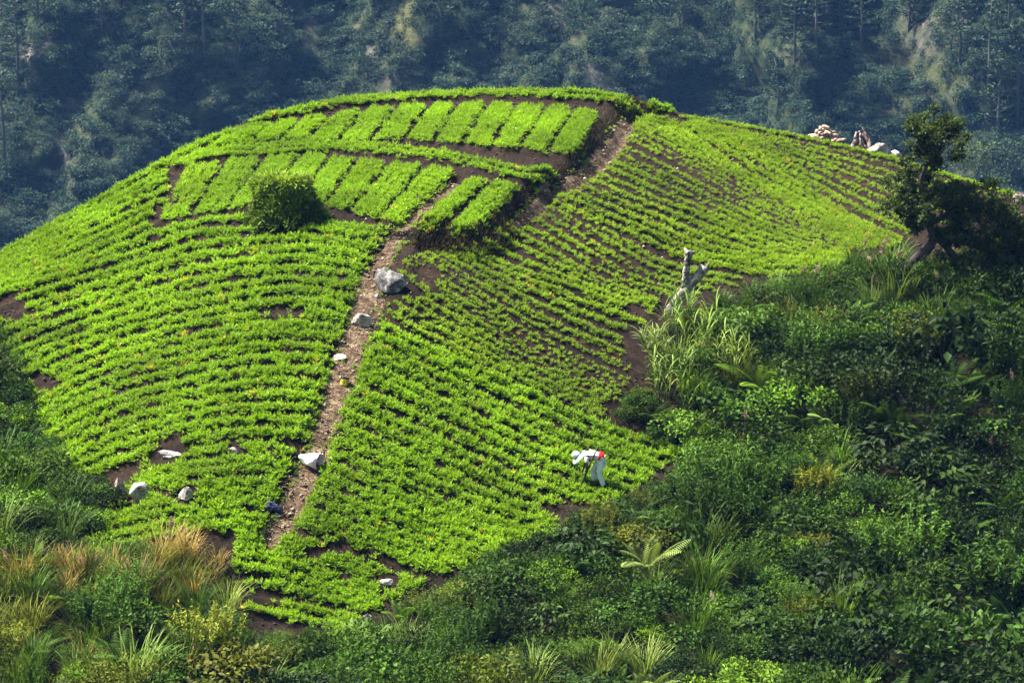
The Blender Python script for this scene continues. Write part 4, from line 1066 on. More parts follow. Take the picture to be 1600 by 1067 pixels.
EAST = [(1345,412),(1300,430),(1200,452),(1130,470),(1075,490),(1040,510),(1022,540),(1008,590),(958,648),(988,676),(1076,716),(1050,748),(985,785),(925,806),(872,820),(822,850),(762,874),(712,908),(680,930),(630,942),(582,972),(530,998),(400,996),(390,1300),(1800,1300),(1800,392),(1600,345),(1500,412),(1420,410)]
WEST = [(-220,500),(0,512),(32,550),(48,600),(55,650),(98,698),(112,745),(165,752),(182,790),(125,858),(220,856),(300,862),(358,878),(372,925),(378,970),(396,1000),(390,1300),(-220,1300)]
def build_thicket():
    r = np.random.default_rng(99)
    # prominent plants
    sp = lambda u, v: at_px(u, v)
    o = plant('grass', sp(1115, 800), .95, 'pale green', label='pale sword-leaved tuft standing alone among the ferns', var=1); o.scale = (.8, .8, 1.15)
    for (u, v, sc, lk, lb) in ((1060, 530, 1.25, 'pale green', 'cane clump with whitish leaves at the foot of the forked dead trunk'), (1100, 560, 1.2, 'pale green', 'broad cane clump drooping right below the forked dead trunk'), (1150, 590, 1.15, 'pale green', 'cane clump on the right end of the whitish cane patch'),
                               (1045, 620, 1.1, 'pale green', 'cane clump leaning over the bare soil at the field edge'), (1085, 650, 1.1, 'fresh green', 'greener cane clump below the whitish cane patch'), (1030, 560, 1.0, 'pale green', 'low cane clump touching the bare soil by the sparse field')):
        plant('cane', sp(u, v), sc, lk, label=lb)
    for (u, v, sc, lk, n, lb) in ((1348, 432, 1.5, 'mid green', 2, 'tall dark grass clump with seed plumes against the pale field'), (1385, 452, 1.7, 'mid green', 3, 'biggest drooping grass clump under the crooked tree trunk'), (1262, 470, 1.25, 'fresh green', 2, 'grass clump with pink plumes near the field corner'), (1300, 462, 1.0, 'mid green', 1, 'small grass clump with one pink plume by dark soil'),
                                  (1425, 470, 1.5, 'pale green', 1, 'arching grass clump right of the crooked trunk base'), (1470, 480, 1.5, 'fresh green', 1, 'bright grass clump in the gap under the crooked tree'), (1365, 480, 1.2, 'pale green', 2, 'grass clump with hanging pink plumes below the biggest clump')):
        plant('grass', sp(u, v), sc, lk, label=lb, plumes=n)
    for (u, v, sc, lk, lb) in ((1425, 690, 1.6, 'mid green', 'tall tree fern with one great upright frond'), (1290, 668, 1.2, 'silvery', 'silvery feathery fern mound in mid thicket'), (1270, 760, 1.5, 'fresh green', 'large arching fern above dark hollow'), (1380, 770, 1.4, 'mid green', 'fern with long fronds pointing at the copper-tipped shrub')):
        plant('fern', sp(u, v), sc, lk, label=lb)
    plant('broad', sp(1480, 790), 1.9, 'dark green', label='large copper-tipped shrub with broad drooping leaves', var=0)
    plant('broad', sp(1352, 735), 1.0, 'mid green', label='broad-leaved plant beside the tree fern with the upright frond', var=1)
    plant('twig', sp(1275, 780), 1.3, 'yellow-green', label='yellowish feathery twiggy shrub below the arching fern')
    for (u, v, sc, lk, n, lb) in ((255, 878, 1.35, 'straw-coloured', 2, 'tallest straw-coloured grass on top of the dry hump'), (292, 880, 1.3, 'straw-coloured', 1, 'straw-coloured grass clump at the middle of the dry hump'), (325, 905, 1.25, 'straw-coloured', 0, 'bleached grass clump at the right shoulder of the dry hump'), (232, 905, 1.0, 'yellow-green', 0, 'bright yellow-green grass tuft in the dry hump'),
                                  (355, 950, 1.2, 'pale green', 0, 'whitish hanging grass clump beside the lowest crop rows'), (30, 905, 1.2, 'straw-coloured', 1, 'dry straw grass clump at the frame edge'), (95, 885, 1.1, 'straw-coloured', 0, 'dry drooping straw grass left of the hump'), (15, 970, 1.1, 'yellow-green', 0, 'glowing yellow-green grass tuft at the frame edge')):
        plant('grass', sp(u, v), sc, lk, label=lb, plumes=n)
    for q in range(24):
        u_, v_ = (r.uniform(205, 350), r.uniform(868, 945)) if q < 15 else (r.uniform(-10, 130), r.uniform(880, 930)) if q < 21 else (r.uniform(20, 330), r.uniform(950, 1040))
        plant('grass', sp(u_, v_), r.uniform(.8, 1.15), str(r.choice(['straw-coloured', 'yellow-green', 'olive'], p=[.5, .25, .25])), plumes=int(r.random() < .12))
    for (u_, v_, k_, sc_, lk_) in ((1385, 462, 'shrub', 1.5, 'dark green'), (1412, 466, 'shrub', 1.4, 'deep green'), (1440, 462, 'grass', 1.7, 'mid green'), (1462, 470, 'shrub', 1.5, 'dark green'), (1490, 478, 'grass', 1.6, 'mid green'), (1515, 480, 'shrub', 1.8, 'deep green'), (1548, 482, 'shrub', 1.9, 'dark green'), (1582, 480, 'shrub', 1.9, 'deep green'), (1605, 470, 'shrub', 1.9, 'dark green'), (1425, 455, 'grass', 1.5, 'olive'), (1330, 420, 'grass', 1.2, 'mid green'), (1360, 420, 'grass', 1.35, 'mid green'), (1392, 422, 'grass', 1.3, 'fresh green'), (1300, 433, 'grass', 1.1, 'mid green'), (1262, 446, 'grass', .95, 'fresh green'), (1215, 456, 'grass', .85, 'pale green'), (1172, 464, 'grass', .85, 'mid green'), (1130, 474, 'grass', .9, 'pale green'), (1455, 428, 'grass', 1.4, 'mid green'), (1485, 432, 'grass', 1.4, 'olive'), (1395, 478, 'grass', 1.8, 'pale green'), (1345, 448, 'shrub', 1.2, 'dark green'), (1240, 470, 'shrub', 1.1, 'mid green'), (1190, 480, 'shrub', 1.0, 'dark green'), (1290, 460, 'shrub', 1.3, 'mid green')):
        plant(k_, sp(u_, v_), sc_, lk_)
    # the rest
    taken = [(o.location[0], o.location[1], .35) for o in COL.objects if o.get('category') in ('grass', 'cane', 'fern', 'plant')]
    cells = {}
    def free(x, y, rad):
        i, j = int(x // 1), int(y // 1)
        for a in (-1, 0, 1):
            for b in (-1, 0, 1):
                for (px, py, pr) in cells.get((i + a, j + b), ()):
                    if (px - x) ** 2 + (py - y) ** 2 < (rad + pr) ** 2: return False
        cells.setdefault((i, j), []).append((x, y, rad)); return True
    for x, y, q in taken: cells.setdefault((int(x // 1), int(y // 1)), []).append((x, y, q))
    n = 9000; X = r.uniform(-17, 17.6, n); Y = r.uniform(66.5, 101, n); Z = hz(X, Y); U, Vv = to_px(X, Y, Z)
    e, w = in_poly(U, Vv, EAST), in_poly(U, Vv, WEST)
    for x, y, z, u, v, ie, iw in zip(X, Y, Z, U, Vv, e, w):
        if not (ie or iw) or u < -70 or u > 1670 or v > 1120: continue
        t = r.random(); nz = float(vnoise(x, y, 2.2)); pl = 0
        if iw:
            if v > 850 + 40 * nz:      # dry hump and brown tangle
                if t < .42: k, lk = 'grass', r.choice(['straw-coloured', 'yellow-green', 'mid green', 'olive', 'pale green'], p=[.30, .2, .2, .2, .1]); pl = int(r.random() < .15)
                elif t < .60: k, lk = 'twig', r.choice(['olive', 'brown', 'mid green', 'yellow-green'], p=[.42, .06, .38, .14])
                elif t < .88: k, lk = 'shrub', r.choice(['mid green', 'olive', 'dark green', 'fresh green'], p=[.35, .25, .2, .2])
                else: k, lk = 'fern', r.choice(['mid green', 'olive', 'fresh green'], p=[.65, .2, .15])
            else:
                if t < .66: k, lk = 'shrub', r.choice(['dark green', 'mid green', 'fresh green', 'deep green'], p=[.4, .3, .15, .15])
                elif t < .80: k, lk = 'fern', r.choice(['mid green', 'blue-green'])
                else: k, lk = 'grass', r.choice(['pale green', 'fresh green', 'mid green'])
        else:
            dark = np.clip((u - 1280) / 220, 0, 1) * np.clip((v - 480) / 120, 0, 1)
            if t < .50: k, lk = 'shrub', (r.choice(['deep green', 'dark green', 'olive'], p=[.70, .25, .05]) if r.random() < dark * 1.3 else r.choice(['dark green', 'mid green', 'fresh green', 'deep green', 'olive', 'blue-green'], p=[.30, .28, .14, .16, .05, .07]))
            elif t < .69: k, lk = 'fern', r.choice(['mid green', 'blue-green', 'fresh green', 'dark green', 'silvery'], p=[.34, .24, .2, .16, .06])
            elif t < .80: k, lk = 'twig', r.choice(['olive', 'mid green', 'brown', 'dark green'], p=[.24, .46, .0, .30])
            elif t < .92: k, lk = 'grass', r.choice(['pale green', 'fresh green', 'mid green', 'olive', 'straw-coloured'], p=[.30, .28, .30, .12, .0]); pl = int(r.random() < .04)
            else: k, lk = 'broad', r.choice(['dark green', 'mid green', 'deep green'], p=[.5, .3, .2])
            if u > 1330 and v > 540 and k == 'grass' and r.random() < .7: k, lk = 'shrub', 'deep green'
        if k == 'shrub' and r.random() < .42: k = 'mound'
        hill_ = float(np.clip(vnoise(x + 13, y + 4, 1.9) * 1.7 - .35, 0, 1)); sc = (r.uniform(.7, 1.1) + 0.7 * hill_ * (k in ('shrub', 'mound', 'twig', 'broad')) + .4 * hill_) * (1.25 if u > 1330 and v > 500 else 1.3 if u > 1300 and not iw else 1.0)
        # low plants next to the crops so that the field edge stays clear
        edge = min(abs(v - b) + 0 for a, b in ([(0, 9999)])) if False else 0
        poly = EAST if ie else WEST; lift = {'shrub': 44, 'mound': 34, 'twig': 46, 'fern': 32, 'grass': 44, 'cane': 60, 'broad': 46}[k]
        if k == 'grass': sc *= 1.25
        if k == 'fern': sc *= 1.2
        while sc > .3 and not (in_poly(u, v - lift * sc + 14, poly) and in_poly(u - 26 * sc, v - lift * sc * .5 + 6, poly) and in_poly(u + 26 * sc, v - lift * sc * .5 + 6, poly)) and v < 1075: sc *= .85
        if sc <= .33: continue
        rad = {'shrub': .40, 'mound': .46, 'twig': .30, 'fern': .34, 'grass': .24, 'cane': .3, 'broad': .36}[k] * sc
        if not free(x, y, rad * .68): continue
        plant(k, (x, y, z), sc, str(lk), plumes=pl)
    label_plants()
    # leafy ground cover between them
    s = Soup(); n = 190000; X = r.uniform(-19, 19.5, n); Y = r.uniform(66.5, 101, n); Z = hz(X, Y); U, Vv = to_px(X, Y, Z)
    m = in_poly(U, Vv + 4, EAST) | in_poly(U, Vv + 4, WEST); X, Y, Z = X[m], Y[m], Z[m]; n = len(X)
    h = r.uniform(.02, .6, n) * np.clip(vnoise(X, Y, .7) * 1.5 - .15, .1, 1); d = unit(r.normal(size=(n, 3)) + [0, 0, .3])
    leaves(s, np.stack([X, Y, Z + h], 1), d, unit(r.normal(0, .4, (n, 3)) + [0, 0, 1]), r.uniform(.06, .15, n), r.uniform(.03, .07, n), np.clip(r.normal(.4, .3, n), 0, 1))
    o = tag(link('undergrowth', s.mesh('undergrowth', M_LEAF)), 'low dark leafy undergrowth between the thicket plants', kind='stuff'); o.color = (.026, .056, .014, 1)

def build_bush():
    r = np.random.default_rng(44); p = at_px(447, 350); k = p[1] / FPX; RX, H = 54 * k, 72 * k
    root = bpy.data.objects.new('clipped_bush', None); COL.objects.link(root); root.location = p
    tag(root, 'dark clipped bush with a browned flat top standing among the crop beds', 'bush')
    n = 6500; s = Soup(); z = r.random(n); a = r.uniform(0, 6.283, n)
    rr = RX * np.interp(z, [0, .2, .5, .9, 1], [1.15, 1.0, .80, .74, .68]) * (.66 + .38 * np.sqrt(r.random(n))) * (1 + .13 * np.sin(3 * a + 5 * z) + .10 * np.sin(7 * a - 9 * z) + .07 * np.sin(13 * a + 17 * z))
    top = r.random(n) < .18; rr = np.where(top, RX * .66 * np.sqrt(r.random(n)), rr); z = np.where(top, .93 + .08 * r.random(n), z)
    P = np.stack([rr * np.cos(a) - .08 * z, rr * np.sin(a) * .85, z * H], 1); d = np.stack([np.cos(a), np.sin(a), r.uniform(-.3, .9, n)], 1) + r.normal(0, .5, (n, 3))
    leaves(s, P, d, unit(np.stack([np.cos(a), np.sin(a), np.full(n, .6)], 1) + r.normal(0, .4, (n, 3))), r.uniform(.14, .30, n), r.uniform(.04, .075, n), np.clip(z * .4 + r.normal(.2, .3, n), 0, 1))
    o = link('foliage', s.mesh('foliage', M_LEAF), root); o.color = (.15, .24, .04, 1)
    n = 2600; s = Soup(); z = r.random(n) ** .8; a = r.uniform(0, 6.283, n); rr = RX * np.interp(z, [0, .25, .6, .9, 1], [1.05, .98, .82, .74, .55]) * r.uniform(.75, 1.0, n) * (1 + .12 * np.sin(3 * a + 5 * z))
    blades(s, np.stack([rr * np.cos(a) - .08 * z, rr * np.sin(a) * .85, z * H], 1), a + r.normal(0, .7, n), r.uniform(.22, .5, n), r.uniform(.3, 1.2, n), r.uniform(.5, 1.6, n), r.uniform(.03, .055, n), np.clip(z * .5 + r.normal(.25, .25, n), 0, 1), 4)
    o = link('long_leaves', s.mesh('long_leaves', M_LEAF), root); o.color = (.17, .26, .045, 1); o['kind'] = 'stuff'
    n = 2200; s = Soup(); a = r.uniform(0, 6.283, n); rd = RX * .76 * np.sqrt(r.random(n))
    blades(s, np.stack([rd * np.cos(a) - .08, rd * np.sin(a) * .85, H * r.uniform(.84, .97, n)], 1), r.uniform(0, 6.28, n), r.uniform(.10, .24, n), r.uniform(.1, .9, n), r.uniform(.4, 1.2, n), r.uniform(.012, .026, n), np.clip(r.normal(.4, .3, n), 0, 1), 3)
    link('dry_shoots', s.mesh('dry_shoots', M_DRY), root)
    s = Soup()
    for q in range(8):
        a = r.uniform(0, 6.283); tube(s, [(r.normal(0, .15), r.normal(0, .15), -.1), (.25 * math.cos(a), .25 * math.sin(a), .4 * H), (.5 * math.cos(a), .5 * math.sin(a), .8 * H)], [.035, .025, .012], 6, .5, .2, r)
    link('stem', s.mesh('stem', M_BARK), root)
    EXCL.append((p[0], p[1], RX * .95)); EXCL.append((p[0] + .4, p[1] - .1, RX * .8))

def build_crooked_tree():
    r = np.random.default_rng(55); p0 = at_px(1400, 436); d0 = p0[1] - 1.2
    W = lambda u, v, dd=0.0: at_depth(u, v, d0 + dd) - p0
    k = d0 / FPX
    root = bpy.data.objects.new('crooked_tree', None); COL.objects.link(root); root.location = p0
    tag(root, 'crooked dark tree with a tufted top and a drooping side bough', 'tree')
    s = Soup(); pts = smooth_line([W(1396, 446), W(1408, 428), (W(1430, 406)), W(1448, 390), W(1458, 374), W(1452, 352), W(1444, 325), W(1441, 300), W(1439, 282), W(1446, 262), W(1454, 240)], 34)
    tube(s, pts, np.interp(np.linspace(0, 1, 34), [0, .25, .45, .8, 1], [9.5, 8.5, 8.5, 5, 2]) * k, 10, .5, .14, r); link('trunk', s.mesh('trunk', M_BARK, True), root)
    BR = [([(1456, 376), (1466, 372), (1476, 382), (1492, 402), (1510, 420), (1530, 432), (1552, 436)], 7.5, 2, 0), ([(1452, 352), (1475, 338), (1500, 322), (1520, 312)], 4.5, 1.5, .3), ([(1444, 325), (1430, 316), (1418, 308)], 3.5, 1.2, -.2), ([(1441, 300), (1465, 296), (1490, 300)], 3, 1.2, .5), ([(1475, 382), (1505, 372), (1540, 358), (1570, 352)], 4.5, 1.5, .2),
          ([(1446, 262), (1462, 240), (1478, 222), (1492, 212)], 2.2, .8, .1), ([(1446, 262), (1440, 238), (1428, 220)], 2.2, .8, -.1), ([(1510, 420), (1535, 405), (1565, 398), (1590, 400)], 3.5, 1.2, -.2)]
    for pl, r0, r1, dd in BR:
        s = Soup(); P = smooth_line([W(a, b, dd * i / len(pl)) for i, (a, b) in enumerate(pl)], 12); tube(s, P, np.linspace(r0, r1, 12) * k, 8, .5, .14, r); link('branch', s.mesh('branch', M_BARK, True), root)
    BL = [(1458, 205, 38, 24, 0), (1440, 228, 28, 20, .2), (1476, 222, 30, 26, -.2), (1450, 250, 30, 18, .2), (1482, 203, 22, 16, .3), (1432, 200, 18, 14, .1),
          (1428, 302, 34, 26, .3), (1415, 328, 26, 22, -.2), (1448, 322, 28, 26, -.4), (1468, 300, 24, 18, .6), (1425, 352, 22, 14, .2),
          (1498, 300, 34, 24, .2), (1520, 318, 36, 28, -.3), (1492, 332, 30, 20, .4), (1508, 350, 30, 18, -.1), (1545, 345, 38, 26, .3), (1570, 362, 34, 24, -.2), (1535, 375, 34, 18, .5),
          (1552, 405, 42, 26, 0), (1580, 398, 36, 30, .4), (1530, 425, 32, 20, -.4), (1560, 436, 44, 18, .2), (1592, 425, 30, 24, 0), (1545, 452, 34, 12, .1), (1605, 380, 30, 22, .4), (1618, 420, 34, 30, .5), (1480, 360, 26, 14, .3), (1498, 408, 26, 16, -.4), (1515, 440, 30, 14, -.4), (1500, 375, 24, 12, -.3), (1420, 285, 20, 14, .3), (1575, 330, 30, 18, .5), (1600, 350, 28, 18, .2)]
    s = Soup(); tw = Soup()
    for u, v, ru, rv, dd in BL:
        c = W(u, v, dd)
        for q in range(15):
            d0_ = unit(r.normal(size=3)); cc = c + d0_ * np.array([ru * k, ru * k, rv * k]) * r.uniform(.2, 1.6) ** .9; rad = min(ru, rv) * k * r.uniform(.14, .42); n = int(45 + 2700 * rad * rad)
            d = unit(r.normal(size=(n, 3)) + d0_ * .3); qq = d * (rad * np.abs(r.normal(.7, .5, n)))[:, None] * [1.1, 1.1, .95]
            leaves(s, cc + qq, unit(d + r.normal(0, .6, (n, 3)) + [0, 0, .2]), unit(d * .4 + r.normal(0, .4, (n, 3)) + [0, 0, .6]), r.uniform(.08, .17, n), r.uniform(.04, .075, n), np.clip(.3 + .35 * d[:, 2] + r.normal(0, .2, n), 0, 1))
            if q % 2 == 0: tube(tw, [c + r.normal(0, .08, 3), (c + cc) / 2 + r.normal(0, .06, 3), cc + (cc - c) * .25], [.022, .014, .005], 5, .5, cap=False)
    link('twigs', tw.mesh('twigs', M_BARK), root)['kind'] = 'stuff'
    o = link('crown', s.mesh('crown', M_LEAF), root); o.color = (.055, .085, .033, 1)
    s = Soup()
    for q in range(16):
        a = r.uniform(-.9, .9); u0, v0 = 1452 + r.uniform(-26, 30), 225 + r.uniform(-28, 26); L = r.uniform(10, 24)
        P = [W(u0, v0, -.35), W(u0 + L * math.sin(a) * .5 + r.normal(0, 2), v0 - L * math.cos(a) * .5, -.45), W(u0 + L * math.sin(a), v0 - L * math.cos(a), -.5)]
        tube(s, P, [.009, .006, .002], 4, .5, cap=False)
    link('bare_twigs', s.mesh('bare_twigs', plain_mat('grey_twig', (.36, .33, .30), .9, .2)), root)['kind'] = 'stuff'
# ----------------------------------------------------------------------------
# far mountainside, its forest, and the air between
# ----------------------------------------------------------------------------
def sstep(a, b, x):
    t = np.clip((x - a) / (b - a), 0, 1); return t * t * (3 - 2 * t)
def mount_y(x, z):
    """distance of the mountain face at x, height z: spurs and gullies running down the fall line"""
    h = z + 110
    y = 382 + h * 1.05
    xs = x - .30 * (z + 40)
    y = y - 11 * np.exp(-((xs + 62) / 20) ** 2) - 8 * np.exp(-((xs + 14) / 13) ** 2) - 7 * np.exp(-((xs - 14) / 9) ** 2)
    xr = x + .20 * (z + 40)
    y = y - 22 * sstep(32, 44, xr) - 9 * np.exp(-((xr - 70) / 9) ** 2) + 5 * np.exp(-((xr - 56) / 8) ** 2)
    y = y + 4 * np.abs(vnoise(xs + 200, z * .22, 9) - .5) * 2 - 2.5 * (vnoise(xs + 90, z * .3, 4.5) - .5) * 2
    y = y + 4 * (vnoise(x, z, 14) - .5) * 2 + 3 * (vnoise(x + 70, z, 6) - .5) * 2 + 1.6 * (vnoise(x + 30, z + 9, 2.2) - .5) * 2
    return y
SCARS = [(48, 95, 14, 26, .9, 0), (72, 60, 10, 20, .5, 0), (105, 172, 13, 26, .9, 0), (98, 248, 13, 34, .85, 0), (118, 215, 14, 26, .4, 1), (625, 35, 20, 46, .9, 1), (648, 75, 16, 30, .7, 1), (612, 130, 20, 18, .95, 2), (585, 90, 14, 26, .6, 2), (478, 35, 10, 40, .7, 0), (500, 80, 8, 22, .6, 0),
         (925, 122, 20, 22, .95, 2), (955, 140, 30, 16, .6, 2), (870, 20, 18, 30, .5, 2), (960, 25, 24, 30, .5, 0), (1122, 70, 20, 16, .45, 0), (1290, 115, 16, 12, .45, 0), (1400, 105, 42, 30, .6, 1), (1440, 70, 40, 40, .6, 0), (1470, 130, 30, 36, .5, 1), (1505, 25, 22, 20, .55, 0), (1380, 170, 44, 34, .45, 1), (1437, 153, 8, 6, 1, 2), (745, 60, 8, 30, .4, 0), (180, 160, 20, 8, .4, 1)]
def scar(u, v):
    m = np.zeros(np.shape(u)); kind = np.zeros(np.shape(u))
    for a, b, ra, rb, s, k in SCARS:
        q = s * .72 * np.exp(-(((u - a) / ra) ** 2 + ((v - b) / rb) ** 2)); kind = np.where(q > m, k, kind); m = np.maximum(m, q)
    return m, kind

def crown_mesh(seed, R0=2.2, H=3.4, n=300, ll=.55, clumps=9, trunk=True):
    r = np.random.default_rng(seed); s = Soup()
    C = np.stack([r.normal(0, R0 * .42, clumps), r.normal(0, R0 * .42, clumps), H * (.45 + .5 * r.random(clumps))], 1); cr = R0 * r.uniform(.3, .55, clumps); k = r.integers(0, clumps, n)
    d = unit(r.normal(size=(n, 3)) + [0, 0, .35]); P = C[k] + d * cr[k][:, None] * [1, 1, .75]
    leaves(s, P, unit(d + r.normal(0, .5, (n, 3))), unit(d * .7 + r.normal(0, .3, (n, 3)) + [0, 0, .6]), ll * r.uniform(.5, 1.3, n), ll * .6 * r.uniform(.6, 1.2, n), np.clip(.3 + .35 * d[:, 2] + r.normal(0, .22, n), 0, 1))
    if trunk: tube(s, [(0, 0, -1), (0, 0, H * .3), (r.normal(0, .2), r.normal(0, .2), H * .7)], [.16, .13, .05], 5, 0, cap=False)
    return s
def pine_parts(seed, H=14, low=.35):
    """tall mountain pine: bare lower trunk, flat layered sprays"""
    r = np.random.default_rng(seed); t = Soup(); f = Soup()
    tube(t, [(0, 0, -2), (.1, 0, H * .4), (r.normal(0, .3), r.normal(0, .3), H * .75), (r.normal(0, .4), 0, H)], [.26, .2, .12, .04], 7, .5)
    for q in range(26):
        z = H * (low + (1 - low) * (q + r.random()) / 26); a = q * 2.4 + r.normal(0, .3); L = (1 - ((z / H - low) / (1 - low)) * .75) * H * .24 * r.uniform(.6, 1.1)
        tip = np.array([math.cos(a) * L, math.sin(a) * L, z + L * r.uniform(-.05, .25)]); b = np.array([0, 0, z]); tube(t, [b, (b + tip) / 2, tip], [.05, .035, .015], 4, .5, cap=False)
        n = 16; w = r.uniform(.35, 1.05, n); P = b + (tip - b) * w[:, None] + r.normal(0, .28, (n, 3)) * [1, 1, .35]
        d = unit(np.stack([np.cos(a + r.normal(0, .8, n)), np.sin(a + r.normal(0, .8, n)), r.uniform(.1, .8, n)], 1))
        leaves(f, P, d, unit(r.normal(0, .35, (n, 3)) + [0, 0, 1]), r.uniform(.45, .85, n), r.uniform(.22, .4, n), np.clip(r.normal(.5, .25, n), 0, 1))
    return t, f

def build_background():
    r = np.random.default_rng(123)
    xs = np.linspace(-190, 190, 230); zs = np.linspace(-112, 46, 110); X, Z = np.meshgrid(xs, zs); Y = mount_y(X, Z)
    u, v = to_px(X, Y, Z); sc, kd = scar(u, v)
    idx = np.arange(X.size).reshape(X.shape); Q = np.stack([idx[:-1, :-1], idx[:-1, 1:], idx[1:, 1:], idx[1:, :-1]], -1).reshape(-1, 4)
    m, nt, b = new_mat('mountain_soil'); L = nt.links.new
    geo = N(nt, 'ShaderNodeNewGeometry'); n1 = N(nt, 'ShaderNodeTexNoise', Scale=.35, Detail=8.0, Roughness=.7); L(geo.outputs['Position'], n1.inputs['Vector'])
    green = ramp(nt, n1.outputs['Fac'], [(.3, (.012, .02, .012)), (.5, (.035, .05, .02)), (.7, (.08, .075, .045))])
    rock_ = ramp(nt, n1.outputs['Fac'], [(.35, (.06, .045, .045)), (.55, (.15, .12, .12)), (.7, (.30, .27, .28))]); yel = ramp(nt, n1.outputs['Fac'], [(.35, (.045, .05, .02)), (.6, (.15, .135, .045))])
    a1 = N(nt, 'ShaderNodeAttribute', attribute_name='tint'); a2 = N(nt, 'ShaderNodeAttribute', attribute_name='kindness')
    L(mixc(nt, a1.outputs['Fac'], green, mixc(nt, a2.outputs['Fac'], rock_, yel)), b.inputs['Base Color']); b.inputs['Roughness'].default_value = .95; b.inputs['Specular IOR Level'].default_value = .1
    bp = N(nt, 'ShaderNodeBump', Strength=1.0, Distance=.8); L(n1.outputs['Fac'], bp.inputs['Height']); L(bp.outputs[0], b.inputs['Normal'])
    me = mesh_np('mountain', np.stack([X, Y, Z], -1).reshape(-1, 3), np.zeros((0, 3)), m, np.clip(sc * (.5 + 1.2 * vnoise(X, Z * .6, 3.0)), 0, 1).ravel(), True, Q)
    at = me.attributes.new('kindness', 'FLOAT', 'POINT'); at.data.foreach_set('value', (kd == 1).astype(np.float32).ravel())
    tag(link('mountain', me), 'steep forested mountainside across the valley, scarred by slides', kind='structure')
    # forest mass
    MF = leaf_mat('forest_leaf', (.010, .032, .022), (.058, .108, .058), trans=.2, rough=.6, spec=.2, noise=14.0)  # forest greens pushed towards blue, painting distance haze into the leaf colour
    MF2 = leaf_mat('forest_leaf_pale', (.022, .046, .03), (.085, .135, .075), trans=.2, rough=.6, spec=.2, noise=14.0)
    MN = leaf_mat('pine_needle', (.012, .030, .017), (.042, .075, .034), trans=.15, rough=.6, spec=.2, noise=10.0)
    lib = bpy.data.collections.new('forest_kinds')
    for i in range(9):
        if i < 4: s = crown_mesh(200 + i, r.uniform(1.6, 2.4), r.uniform(2.6, 4.2), 420, .36)
        elif i < 7: s = crown_mesh(200 + i, 1.3, 1.3, 240, .32, 8, False)
        else: s = crown_mesh(200 + i, .8, .7, 110, .30, 6, False)
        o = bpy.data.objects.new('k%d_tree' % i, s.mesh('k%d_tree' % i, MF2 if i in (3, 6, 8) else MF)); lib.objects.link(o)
    n = 36000; x = r.uniform(-150, 150, n); z = r.uniform(-95, 10, n); y = mount_y(x, z); u, v = to_px(x, y, z); sc, kd = scar(u, v)
    sc = np.clip(sc * (.55 + 1.3 * vnoise(x, z * .5, 2.0)), 0, 1); keep = r.random(n) > np.clip(sc * 1.2 - .15, 0, .85)
    x, y, z, sc = x[keep], y[keep], z[keep], sc[keep]; n = len(x)
    zone = vnoise(x, z, 16); big = (r.random(n) < np.where(zone > .55, .16, .02)) & (sc < .25)
    k = np.where(big, r.integers(0, 4, n), np.where(sc > .2, r.integers(6, 9, n), r.integers(4, 9, n)))
    me = bpy.data.meshes.new('forest'); me.from_pydata(np.stack([x, y, z], 1).tolist(), [], [])
    for nm, typ, val in (('kind_index', 'INT', k.astype(np.int32)), ('turn', 'FLOAT', r.uniform(0, 6.28, n).astype(np.float32)), ('size', 'FLOAT', (r.uniform(.55, 1.1, n)).astype(np.float32))):
        a_ = me.attributes.new(nm, typ, 'POINT'); a_.data.foreach_set('value', val)
    fo = tag(link('forest', me), 'dense dim forest and scrub clothing the far mountainside', kind='stuff')
    ng = bpy.data.node_groups.new('scatter_forest', 'GeometryNodeTree'); ng.interface.new_socket('Geometry', in_out='INPUT', socket_type='NodeSocketGeometry'); ng.interface.new_socket('Geometry', in_out='OUTPUT', socket_type='NodeSocketGeometry')
    gi = ng.nodes.new('NodeGroupInput'); go = ng.nodes.new('NodeGroupOutput'); ip = ng.nodes.new('GeometryNodeInstanceOnPoints'); ci = ng.nodes.new('GeometryNodeCollectionInfo'); ci.inputs['Collection'].default_value = lib; ci.inputs['Separate Children'].default_value = True; ci.inputs['Reset Children'].default_value = True
    def na(nm, dt):
        q = ng.nodes.new('GeometryNodeInputNamedAttribute'); q.data_type = dt; q.inputs['Name'].default_value = nm; return q.outputs['Attribute']
    cx = ng.nodes.new('ShaderNodeCombineXYZ'); ng.links.new(na('turn', 'FLOAT'), cx.inputs['Z'])
    ip.inputs['Pick Instance'].default_value = True
    for a_, b_ in ((gi.outputs[0], ip.inputs['Points']), (ci.outputs[0], ip.inputs['Instance']), (na('kind_index', 'INT'), ip.inputs['Instance Index']), (cx.outputs[0], ip.inputs['Rotation']), (na('size', 'FLOAT'), ip.inputs['Scale']), (ip.outputs[0], go.inputs[0])): ng.links.new(a_, b_)
    md = fo.modifiers.new('scatter', 'NODES'); md.node_group = ng
    # pines that can be told apart
    kinds = []
    for i, (H, low) in enumerate(((13, .3), (10, .25), (15, .55))):
        t, f = pine_parts(300 + i, H, low); kinds.append((t.mesh('trunk', plain_mat('pine_bark%d' % i, (.09, .08, .075), .9, .3, 2.0)), f.mesh('foliage', MN)))
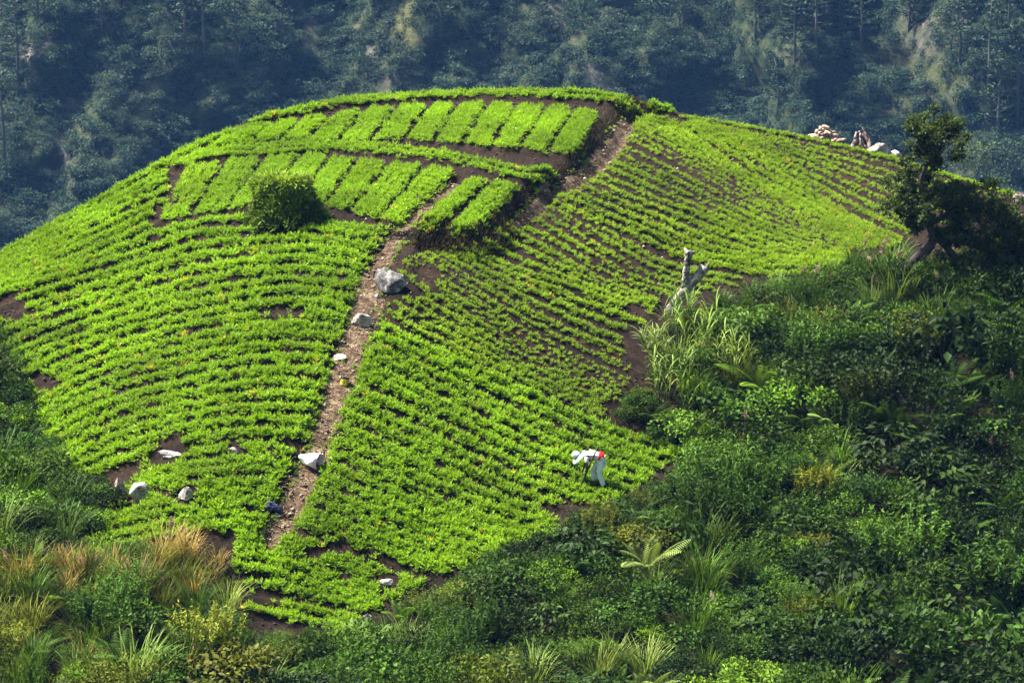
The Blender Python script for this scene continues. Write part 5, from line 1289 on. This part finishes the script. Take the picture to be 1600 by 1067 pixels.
    PINES = [(320, 104, 2, 1.0, 'bare-trunked pine standing pale against the forest, upper far slope'), (28, 130, 0, 1.0, 'pine at the left frame edge above the pink landslip'), (8, 260, 0, 1.1, 'lowest pine at the left frame edge'), (60, 40, 1, 1.0, 'pine crossing the top edge near the left landslip'), (370, 90, 0, .9, 'bushy pine right beside the bare-trunked pine'), (290, 70, 1, 1.0, 'pine left of the bare-trunked pine'), (160, 60, 1, .9, 'pine above the middle of the left spur'),
             (1240, 138, 0, 1.05, 'pine with a pale stem on the edge of the right spur'), (1275, 84, 0, 1.0, 'pine rising beside the pale-stemmed pine'), (1345, 84, 0, 1.0, 'pine in the dark fold of the right spur'), (1215, 180, 1, .9, 'small pine low on the edge of the right spur'), (1310, 40, 1, 1.0, 'pine crossing the top edge above the right spur'), (1420, 50, 1, .9, 'pine on the brown slope of the right spur'),
             (1545, 150, 0, 1.1, 'dark pine above the crooked tree'), (1588, 190, 0, 1.15, 'pine at the right frame edge'), (1560, 215, 1, 1.2, 'shorter pine above the yellow-green tree'), (1575, 60, 0, 1.0, 'pine in the top right corner'), (1500, 100, 1, 1.0, 'pine between the brown slope and the dark pines'), (690, 60, 1, .9, 'pine right of the yellow grassy scar'), (440, 60, 1, .9, 'pine above the narrow brown gully'), (1180, 60, 1, .8, 'lone small pine left of the right spur')]
    def face(u_, v_):
        tx, tz = ray_dirs(u_, v_); ys = np.arange(300, 600, .5); g = ys - mount_y(tx * ys, tz * ys); j = int(np.argmax(g > 0)); return np.array([tx * ys[j], ys[j], tz * ys[j]])
    for u_, v_, k_, sc_, lb in PINES:
        p = face(u_, v_ + 4); root = bpy.data.objects.new('pine_tree', None); COL.objects.link(root); root.location = p; root.rotation_euler = (0, 0, r.uniform(0, 6.28)); root.scale = (sc_,) * 3
        tag(root, lb, 'tree', 'pines on the far mountainside')
        link('trunk', kinds[k_][0], root); link('crown', kinds[k_][1], root)
    # bright rounded tree low on the right
    MB = leaf_mat('bright_tree_leaf', (.06, .10, .025), (.16, .22, .05), trans=.3, rough=.6, spec=.2, noise=4.0)
    for (u_, v_, R0, H, lb) in ((1528, 292, 3.0, 6.2, 'rounded yellow-green tree behind the crooked tree'), (1580, 285, 2.4, 5.5, 'pale rounded tree right of the yellow-green tree')):
        p = face(u_, v_); root = bpy.data.objects.new('broadleaf_tree', None); COL.objects.link(root); root.location = p
        tag(root, lb, 'tree'); s = crown_mesh(int(u_), R0, H, 900, .38, 16, False); link('crown', s.mesh('crown', MB if u_ < 1550 else MF2), root)
        s = Soup(); tube(s, [(0, 0, -2), (0, 0, H * .4), (.3, 0, H * .75)], [.25, .18, .06], 6); link('trunk', s.mesh('trunk', M_BARK), root)
    # air
    V = [(a_, b_, c_) for a_ in (-260, 260) for b_ in (-40, 660) for c_ in (-125, 60)]
    T = [[0, 1, 3], [0, 3, 2], [4, 6, 7], [4, 7, 5], [0, 4, 5], [0, 5, 1], [2, 3, 7], [2, 7, 6], [0, 2, 6], [0, 6, 4], [1, 5, 7], [1, 7, 3]]
    mh = bpy.data.materials.new('haze_air'); mh.use_nodes = True; nt = mh.node_tree; nt.nodes.clear()
    pv = nt.nodes.new('ShaderNodeVolumePrincipled'); pv.inputs['Color'].default_value = HAZE_COL; pv.inputs['Density'].default_value = HAZE_DENS; pv.inputs['Anisotropy'].default_value = 0.0
    ou = nt.nodes.new('ShaderNodeOutputMaterial'); nt.links.new(pv.outputs[0], ou.inputs['Volume'])
    mh.cycles.homogeneous_volume = True
    tag(link('haze', mesh_np('haze', V, T, mh)), 'thin blue haze filling the valley', kind='stuff')
HAZE_COL = (.18, .43, 1.0, 1); HAZE_DENS = .00011
build_rocks()
build_bush()
build_ground()
build_path('footpath', PATH_W, PATH_HALF, 'trodden pale earth footpath climbing the nose of the hill')
build_path('footpath', UPATH_W, UPATH_HALF, 'narrow pale footpath under the terrace bank', 7)
build_timber()
build_path_things()
build_crops()
build_clods()
build_farmer()
build_crooked_tree()
build_thicket()
build_background()
